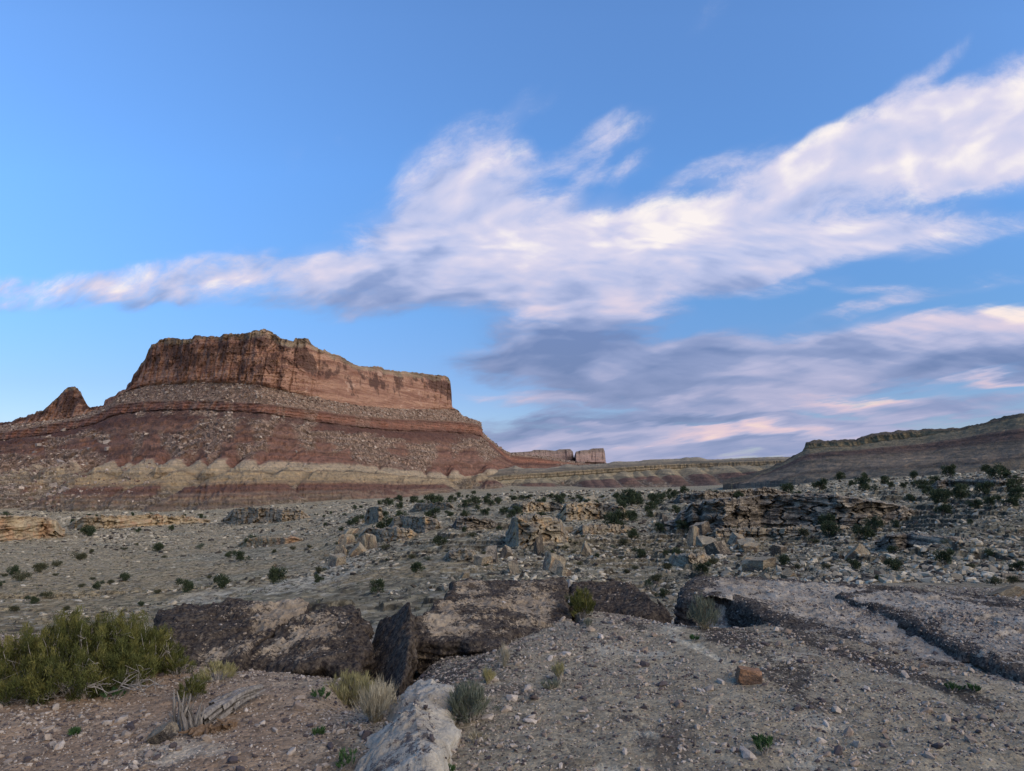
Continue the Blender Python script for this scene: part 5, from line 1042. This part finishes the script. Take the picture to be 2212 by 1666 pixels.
# ---- near shrubs with their own stems and foliage
def shrub(label, px, py, w_, h_, nst, nleaf, lmat, smat, seed, name='shrub', upright=.6, ll=.05, lw=.006, cat='shrub', stem_r=.004, clump=0, group=None, flat=1.0, y0=2.5, fine=1.0):
    """w_, h_ in picture units; stems fan out of the foot, leaves sit along and at the ends of the stems"""
    p = hit(px, py, y0); s_ = p[1] / F; W, Hh = w_ * s_, h_ * s_; r = np.random.default_rng(seed)
    tubes = []; tips = []
    for k in range(nst):
        a = r.uniform(0, 6.283); rr_ = math.sqrt(r.uniform(0, 1)) * W / 2; tz = Hh * (1 - .55 * (rr_ / (W / 2)) ** 2) * r.uniform(.65, 1.05)
        b0 = np.array([math.cos(a), math.sin(a) * flat, 0]) * rr_ * r.uniform(.05, .45); e = np.array([math.cos(a) * rr_, math.sin(a) * rr_ * flat, max(tz, .02)])
        mid = b0 + (e - b0) * .5 + np.array([math.cos(a), math.sin(a), 0]) * (1 - upright) * rr_ * .35 + r.normal(size=3) * Hh * .05
        q = np.array([(1 - t) ** 2 * b0 + 2 * t * (1 - t) * mid + t * t * e for t in np.linspace(0, 1, 6)]); q[0, 2] -= .03
        q[1:-1] += r.normal(size=(4, 3)) * Hh * .025
        tubes.append(tube(q, stem_r * r.uniform(.7, 1.3), stem_r * .3, 4)); tips.append(q)
        if k % 2 == 0:
            for _ in range(2):
                j = r.integers(2, 5); e2 = q[j] + unit(q[-1] - q[0] + r.normal(size=3) * Hh * .5) * Hh * r.uniform(.2, .4)
                q2 = np.array([q[j] * (1 - t) + e2 * t for t in np.linspace(0, 1, 6)]) + r.normal(size=(6, 3)) * Hh * .012; q2[0] = q[j]
                tubes.append(tube(q2, stem_r * .5, stem_r * .2, 4)); tips.append(q2)
    o = tag(obj(name, None, loc=p, rot=(0, 0, 0)), label, cat, group)
    v, f = join(tubes); obj('stems', mesh_np('stems', v, f, mats=[smat]), o)
    tp = np.array(tips); i = r.integers(0, len(tp), nleaf); u = r.uniform(.35, 1.0, nleaf) ** .7 * 5; j = np.minimum(u.astype(int), 4); fr = (u - j)[:, None]
    B_ = tp[i, j] * (1 - fr) + tp[i, j + 1] * fr + r.normal(size=(nleaf, 3)) * Hh * .035
    B_[:, 2] = np.maximum(B_[:, 2], .005)
    dr = unit(unit(tp[i, 5] - tp[i, 2]) + [0, 0, upright] + r.normal(size=(nleaf, 3)) * .35)
    V, f, m_ = blades(B_, dr, r.uniform(.6, 1.3, nleaf) * ll, r.uniform(.7, 1.3, nleaf) * lw, r, .25, 2)
    ct = r.uniform(.1, .9, len(tp)); t_ = np.clip(ct[i] * .55 + .45 * r.uniform(0, 1, nleaf), 0, 1)
    obj('foliage', mesh_np('foliage', V, f, {'tone': np.repeat(t_, m_)}, mats=[lmat]), o)
    return o
def big_bush():
    o = tag(obj('large_bush', None, loc=hit(180, 1496)), 'big yellow green bush with pale bare twigs at the left edge of the frame', 'bush')
    O = np.array(o.location); r = np.random.default_rng(77)
    lobes = [(-40,1500,190,150),(40,1490,150,150),(110,1485,150,175),(175,1478,150,178),(235,1470,150,165),(290,1462,130,150),(325,1450,90,120),(150,1505,170,95),(60,1512,130,75),(255,1488,120,90),(-90,1490,140,120),(345,1452,70,55),(200,1500,110,80)]
    tubes, LB, LD, LT = [], [], [], []
    for li, (lx, ly, lw_, lh) in enumerate(lobes):
        p = hit(lx, ly) - O; s_ = 5.35 / F; W = lw_ * s_; Hh = lh * s_; p[1] += W * .15
        tone = r.uniform(.25, .8)
        for k in range(36):
            a = r.uniform(0, 6.283); rr_ = math.sqrt(r.uniform(0, 1)) * W / 2; b0 = p + np.array([math.cos(a), math.sin(a), 0]) * rr_ * r.uniform(.0, .35)
            e = p + np.array([math.cos(a) * rr_, math.sin(a) * rr_, Hh * .84 * (1 - .6 * (2 * rr_ / W) ** 2) * r.uniform(.5, 1.0)])
            m_ = (b0 + e) / 2 + np.array([math.cos(a), math.sin(a), -.2]) * rr_ * .35 + r.normal(size=3) * .03
            q = np.array([(1 - t) ** 2 * b0 + 2 * t * (1 - t) * m_ + t * t * e for t in np.linspace(0, 1, 8)]); q[1:] += np.cumsum(r.normal(size=(7, 3)) * .008, 0); q[0, 2] -= .04
            thick = .0085 if k % 9 == 0 else .0035
            tubes.append(tube(q, thick, .0015, 5))
            bare = (k % 13 == 0)
            nl = 0 if bare else 70
            for _ in range(5 if bare else (2 if thick > .005 else 0)):                              # side twigs
                j = r.integers(2, 7); q2 = np.array([q[j] + unit(q[j] - q[j - 2] + r.normal(size=3) * .09) * t * r.uniform(.06, .15) for t in np.linspace(0, 1, 4)]) + r.normal(size=(4, 3)) * .004
                tubes.append(tube(q2, thick * .45, .001, 4))
            for _s in range(0 if bare else 2):                              # leafy sprays at and below the tip
                jj = 7 if _s == 0 else int(r.integers(3, 7)); c0 = q[jj] + (0 if _s == 0 else r.normal(size=3) * .035)
                ax = unit(unit(q[7] - q[4]) + [0, 0, .9] + r.normal(size=3) * .3); ns = int(r.integers(100, 190)); ts = r.uniform(-.5, .6, ns)[:, None]
                LB.append(c0 + ax * ts * .095 + r.normal(size=(ns, 3)) * (.015 * (1 - np.abs(ts)) + .004)); LD.append(unit(ax + r.normal(size=(ns, 3)) * .42))
                tn_ = r.uniform(0, 1); LT.append(np.clip(.6 * tn_ + .2 * tone - .08 + .35 * ts[:, 0] + .25 * (c0[2] / .6) + r.uniform(-.12, .15, ns), 0, 1))  # interior shade put into leaf tone: darker low down and at spray bases
    for k in range(26):                                                     # dead low branches spreading on the gravel
        lx = r.uniform(-20, 300); p = hit(lx, 1505 + r.uniform(-8, 6)) - O; a = r.choice([0.2, 2.9]) + r.uniform(-.7, .7) - .35; L_ = r.uniform(.15, .42)
        q = np.array([p + np.array([math.cos(a) * L_ * t, -abs(math.sin(a)) * L_ * t * .6, .05 * math.sin(t * 3) + .02 + .06 * t * r.uniform(0, 1)]) for t in np.linspace(0, 1, 7)]) + r.normal(size=(7, 3)) * .008
        tubes.append(tube(q, .008, .002, 5))
        for _ in range(4):
            j = r.integers(2, 6); e2 = q[j] + unit(r.normal(size=3) + [math.cos(a), -.3, .5]) * r.uniform(.05, .13); tubes.append(tube([q[j], (q[j] + e2) / 2 + r.normal(size=3) * .006, e2], .004, .0012, 4))
    v, f = join(tubes); obj('branches', mesh_np('branches', v, f, mats=[M_BARK]), o)
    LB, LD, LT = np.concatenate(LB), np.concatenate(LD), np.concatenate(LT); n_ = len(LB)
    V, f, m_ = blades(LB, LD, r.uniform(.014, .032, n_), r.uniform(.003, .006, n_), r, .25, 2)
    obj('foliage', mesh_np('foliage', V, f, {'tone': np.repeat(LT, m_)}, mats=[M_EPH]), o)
big_bush()
shrub('small twiggy green shrub at the right foot of the big bush', 382, 1456, 60, 34, 26, 900, M_EPH, M_BARK, 1, ll=.03, lw=.004)
shrub('low olive shrub in front of the crack between the two left slabs', 468, 1470, 78, 34, 34, 1600, M_RAB, M_BARK, 2, ll=.035, lw=.0035)
shrub('grey topped little shrub behind the dead wood', 414, 1514, 60, 42, 34, 1500, M_EPH, M_BARK, 3, ll=.035, lw=.004)
shrub('dome of straw yellow brush in front of the black wedge', 756, 1524, 112, 58, 120, 5200, M_RAB, M_BARK, 4, ll=.04, lw=.0035, upright=1.0)
shrub('wispy pale grass clump at the right side of the straw yellow brush', 812, 1560, 60, 74, 60, 1500, M_STRAW, M_STRAW, 5, ll=.07, lw=.0025, upright=1.5, stem_r=.002)
shrub('spiky grey green shrub hugging the right flank of the long pale boulder', 1012, 1556, 78, 72, 70, 2600, M_SAGE, M_BARK, 6, ll=.045, lw=.004, upright=.9)
shrub('round yellow green bush standing at the foot of the narrow crack', 1258, 1334, 52, 54, 46, 2600, M_EPH, M_BARK, 7, ll=.05, lw=.006, upright=1.1, name='round_shrub')
shrub('bright straw tuft on the grey sand right of the black wedge', 1054, 1476, 26, 24, 26, 500, M_RAB, M_STRAW, 8, ll=.04, lw=.003, upright=1.6, name='grass_tuft', cat='grass tuft')
shrub('faint olive tuft on the gravel in the middle of the bench', 1208, 1470, 34, 34, 24, 500, M_RAB, M_BARK, 9, ll=.035, lw=.003, upright=1.2, name='grass_tuft', cat='grass tuft')
shrub('pale bristly grass in front of the black wall of the notch', 1520, 1356, 74, 54, 44, 1100, M_SAGE, M_STRAW, 10, ll=.07, lw=.004, upright=1.6, name='grass_clump', cat='grass clump', stem_r=.003)
shrub('yellow tuft growing on the broad crusted slab, left one', 1076, 1301, 22, 16, 20, 260, M_RAB, M_STRAW, 11, ll=.04, lw=.004, upright=1.2, name='grass_tuft', cat='grass tuft', y0=5)
shrub('wider yellow tuft growing on the broad crusted slab, right one', 1142, 1301, 44, 14, 34, 420, M_RAB, M_STRAW, 12, ll=.035, lw=.004, upright=1.0, name='grass_tuft', cat='grass tuft', y0=5)
shrub('dry grey tuft leaning at the front right corner of the broad slab', 1088, 1440, 34, 40, 24, 380, M_STRAW, M_STRAW, 13, ll=.05, lw=.002, upright=1.6, name='grass_tuft', cat='grass tuft', stem_r=.0015)
shrub('small dull tuft below the round yellow green bush', 1270, 1356, 18, 18, 14, 220, M_SAGE, M_BARK, 14, ll=.03, lw=.004, name='grass_tuft', cat='grass tuft')
shrub('low dry mat on the gravel under the faint olive tuft', 1190, 1488, 44, 14, 26, 420, M_SAGE, M_STRAW, 15, ll=.025, lw=.003, name='grass_tuft', cat='grass tuft')
shrub('grey brush at the left end of the pale slab top edge', 1400, 1276, 34, 20, 20, 300, M_SAGE, M_BARK, 16, ll=.05, lw=.006, y0=9)
WEEDS = [(245,1510,50,16,'green weed under the right end of the big bush'),(160,1590,26,8,'single green weed on the bare pinkish gravel, bottom left'),(688,1590,26,12,'dark green weed left of the long pale boulder'),(1652,1630,34,40,'leafy green weed right of centre at the bottom edge'),
 (1640,1608,22,16,'small weed just above the leafy green weed'),(2062,1492,36,10,'left green weed of the pair on the right gravel'),(2102,1494,30,9,'right green weed of the pair on the right gravel'),(742,1660,46,34,'green weed at the bottom left flank of the long pale boulder'),
 (690,1512,36,22,'dark green leaves under the left side of the straw yellow brush'),(845,1540,30,60,'dry brown stalks in the gap left of the long pale boulder'),(1030,1606,40,18,'low brown weed right of the long pale boulder'),(965,1676,40,14,'weed patch at the bottom edge below the long pale boulder'),(500,1512,24,10,'tiny green weed near the tip of the dead log'),(1500,1384,20,8,'tiny weed left of the pale slab corner'),(3016*.553,1345,24,10,'small weed by the front corner of the pale slab')]
for i, (a, b, w_, h_, lab) in enumerate(WEEDS): shrub(lab, a, b, w_, h_, 14, 320, M_STRAW if 'brown' in lab else M_WEED, M_BARK, 60 + i, name='weed', cat='weed', ll=.022, lw=.006, upright=.8, stem_r=.0015)
# ---- dead wood
def deadwood():
    o = tag(obj('dead_stump', None, loc=hit(405, 1572)), 'splintered grey dead stump with brown rotten wood and its fallen log', 'dead wood'); O = np.array(o.location); r = np.random.default_rng(5); s_ = 5.0 / F
    def P(x_, y_, dz=0, dy=0): q = hit(x_, y_) - O; return q + [0, dy, dz]
    sp_ = []
    for k in range(34):                                                     # upright splinters
        b = P(r.uniform(372, 430), 1572 + r.uniform(-6, 10)); h_ = r.uniform(30, 88) * s_; e = b + [r.uniform(-.06, .09), r.uniform(-.05, .05), h_ * r.uniform(.5, 1)]
        pr = 1 + .35 * np.sign(r.normal(size=(6, 5))) * r.uniform(0, 1, (6, 5))
        sp_.append(tube(np.linspace(b - [0, 0, .03], e, 6) + r.normal(size=(6, 3)) * .003, r.uniform(.010, .024), .002, 5, pr))
    v, f = join(sp_); obj('stump', mesh_np('stump', v, f, smooth=False, mats=[M_WOOD]), o)
    lg = []
    a = P(415, 1575, .03); b = P(572, 1500, .05)
    for k in range(26):                                                     # long fibres of the log
        w0 = r.normal(size=3) * [.035, .035, .022]; t0, t1 = sorted((r.uniform(0, .5), r.uniform(.55, 1.0)))
        q = np.linspace(a + (b - a) * t0, a + (b - a) * t1, 8) + w0 * np.linspace(1, .55, 8)[:, None] + r.normal(size=(8, 3)) * .003; q[:, 2] += .025 * np.sin(np.linspace(0, 3, 8))
        lg.append(tube(q, r.uniform(.014, .030), .006, 5, 1 + .3 * r.uniform(-1, 1, (8, 5))))
    v, f = join(lg); obj('log', mesh_np('log', v, f, smooth=False, mats=[M_WOOD]), o)
    bw = []
    for k in range(26):
        b0 = P(430 + 3.2 * k, 1582 - .6 * k, .01); e = b0 + [r.uniform(-.1, .05), r.uniform(-.14, .0), r.uniform(-.01, .05)]
        bw.append(tube(np.linspace(b0, e, 5) + r.normal(size=(5, 3)) * .005, r.uniform(.014, .03), .004, 5))
    v, f = join(bw); obj('rotten_wood', mesh_np('rotten_wood', v, f, smooth=False, mats=[M_WOODB]), o)
deadwood()
stone(344, 1608, 66, 44, 'grey stone with a dark shadowed side at the left end of the dead wood', M_GREY, (1, .7, .6), 2, -25)
stone(1683 * .553, 2760 * .553, 26, 18, 'small tan cube of stone resting on the long pale boulder', M_TAN, (1, .9, .8), 3, 0)
# a dry root in the narrow crack
q = np.array([atd(1229, 1254 + 10 * k, 10.1 - .34 * k) + [0.004 * math.sin(k * 2.1), 0, 0] for k in range(6)])
v, f = tube(q, .022, .012, 6); tag(obj('dry_root', mesh_np('dry_root', v, f, mats=[M_WOOD])), 'pale dry root lying in the narrow crack behind the round bush', 'root')
# pale boulders fallen on the talus of the mesa
M_FALL = rock_mat('fallen_sandstone', (.24,.20,.17), (.36,.31,.26), amount=.2, edge=.2, freq=.1, bump=.8, beds=.1)
FALL = [(232,958,26,13),(231,973,16,9),(130,1000,30,13),(140,930,22,9),(108,942,14,6),(165,986,14,8),(186,1002,16,9),(190,972,12,6),(86,962,16,8),(76,975,18,6),(118,1050,26,14),(88,1046,26,12),(140,1058,22,14),(108,1070,16,10),(125,1038,20,9),(206,1042,10,7),(66,1060,14,8),(330,1012,10,8),(318,1008,12,8),(340,1002,10,7),(515,1006,8,5),(640,978,8,6),(660,1003,9,6)]
MQ = MV[cuts[0]:cuts[2]].reshape(-1, 3); mu = MQ[:, 0] / MQ[:, 1]; mv = (MQ[:, 2] - CAM_Z) / MQ[:, 1]
for i, (a, b, w_, h_) in enumerate(FALL):
    u0, v0 = uv(a, b); k = int(np.argmin((mu - u0) ** 2 + (mv - v0) ** 2)); p = MQ[k]; s_ = p[1] / F
    me = block_mesh('fallen_block', i % 9, M_FALL, (1, .8, 1))
    tag(obj('fallen_boulder', me, loc=tuple(p - [0, 1, 1.5]), rot=(.1, math.radians((i * 37) % 30 - 15), i * 1.3), scale=(w_ * s_ * .36, w_ * s_ * .34, h_ * s_ * .5)), 'pale fallen boulder on the debris slope of the big mesa', 'boulder', 'pale boulders fallen from the mesa')
print('done', time.time() - T0)
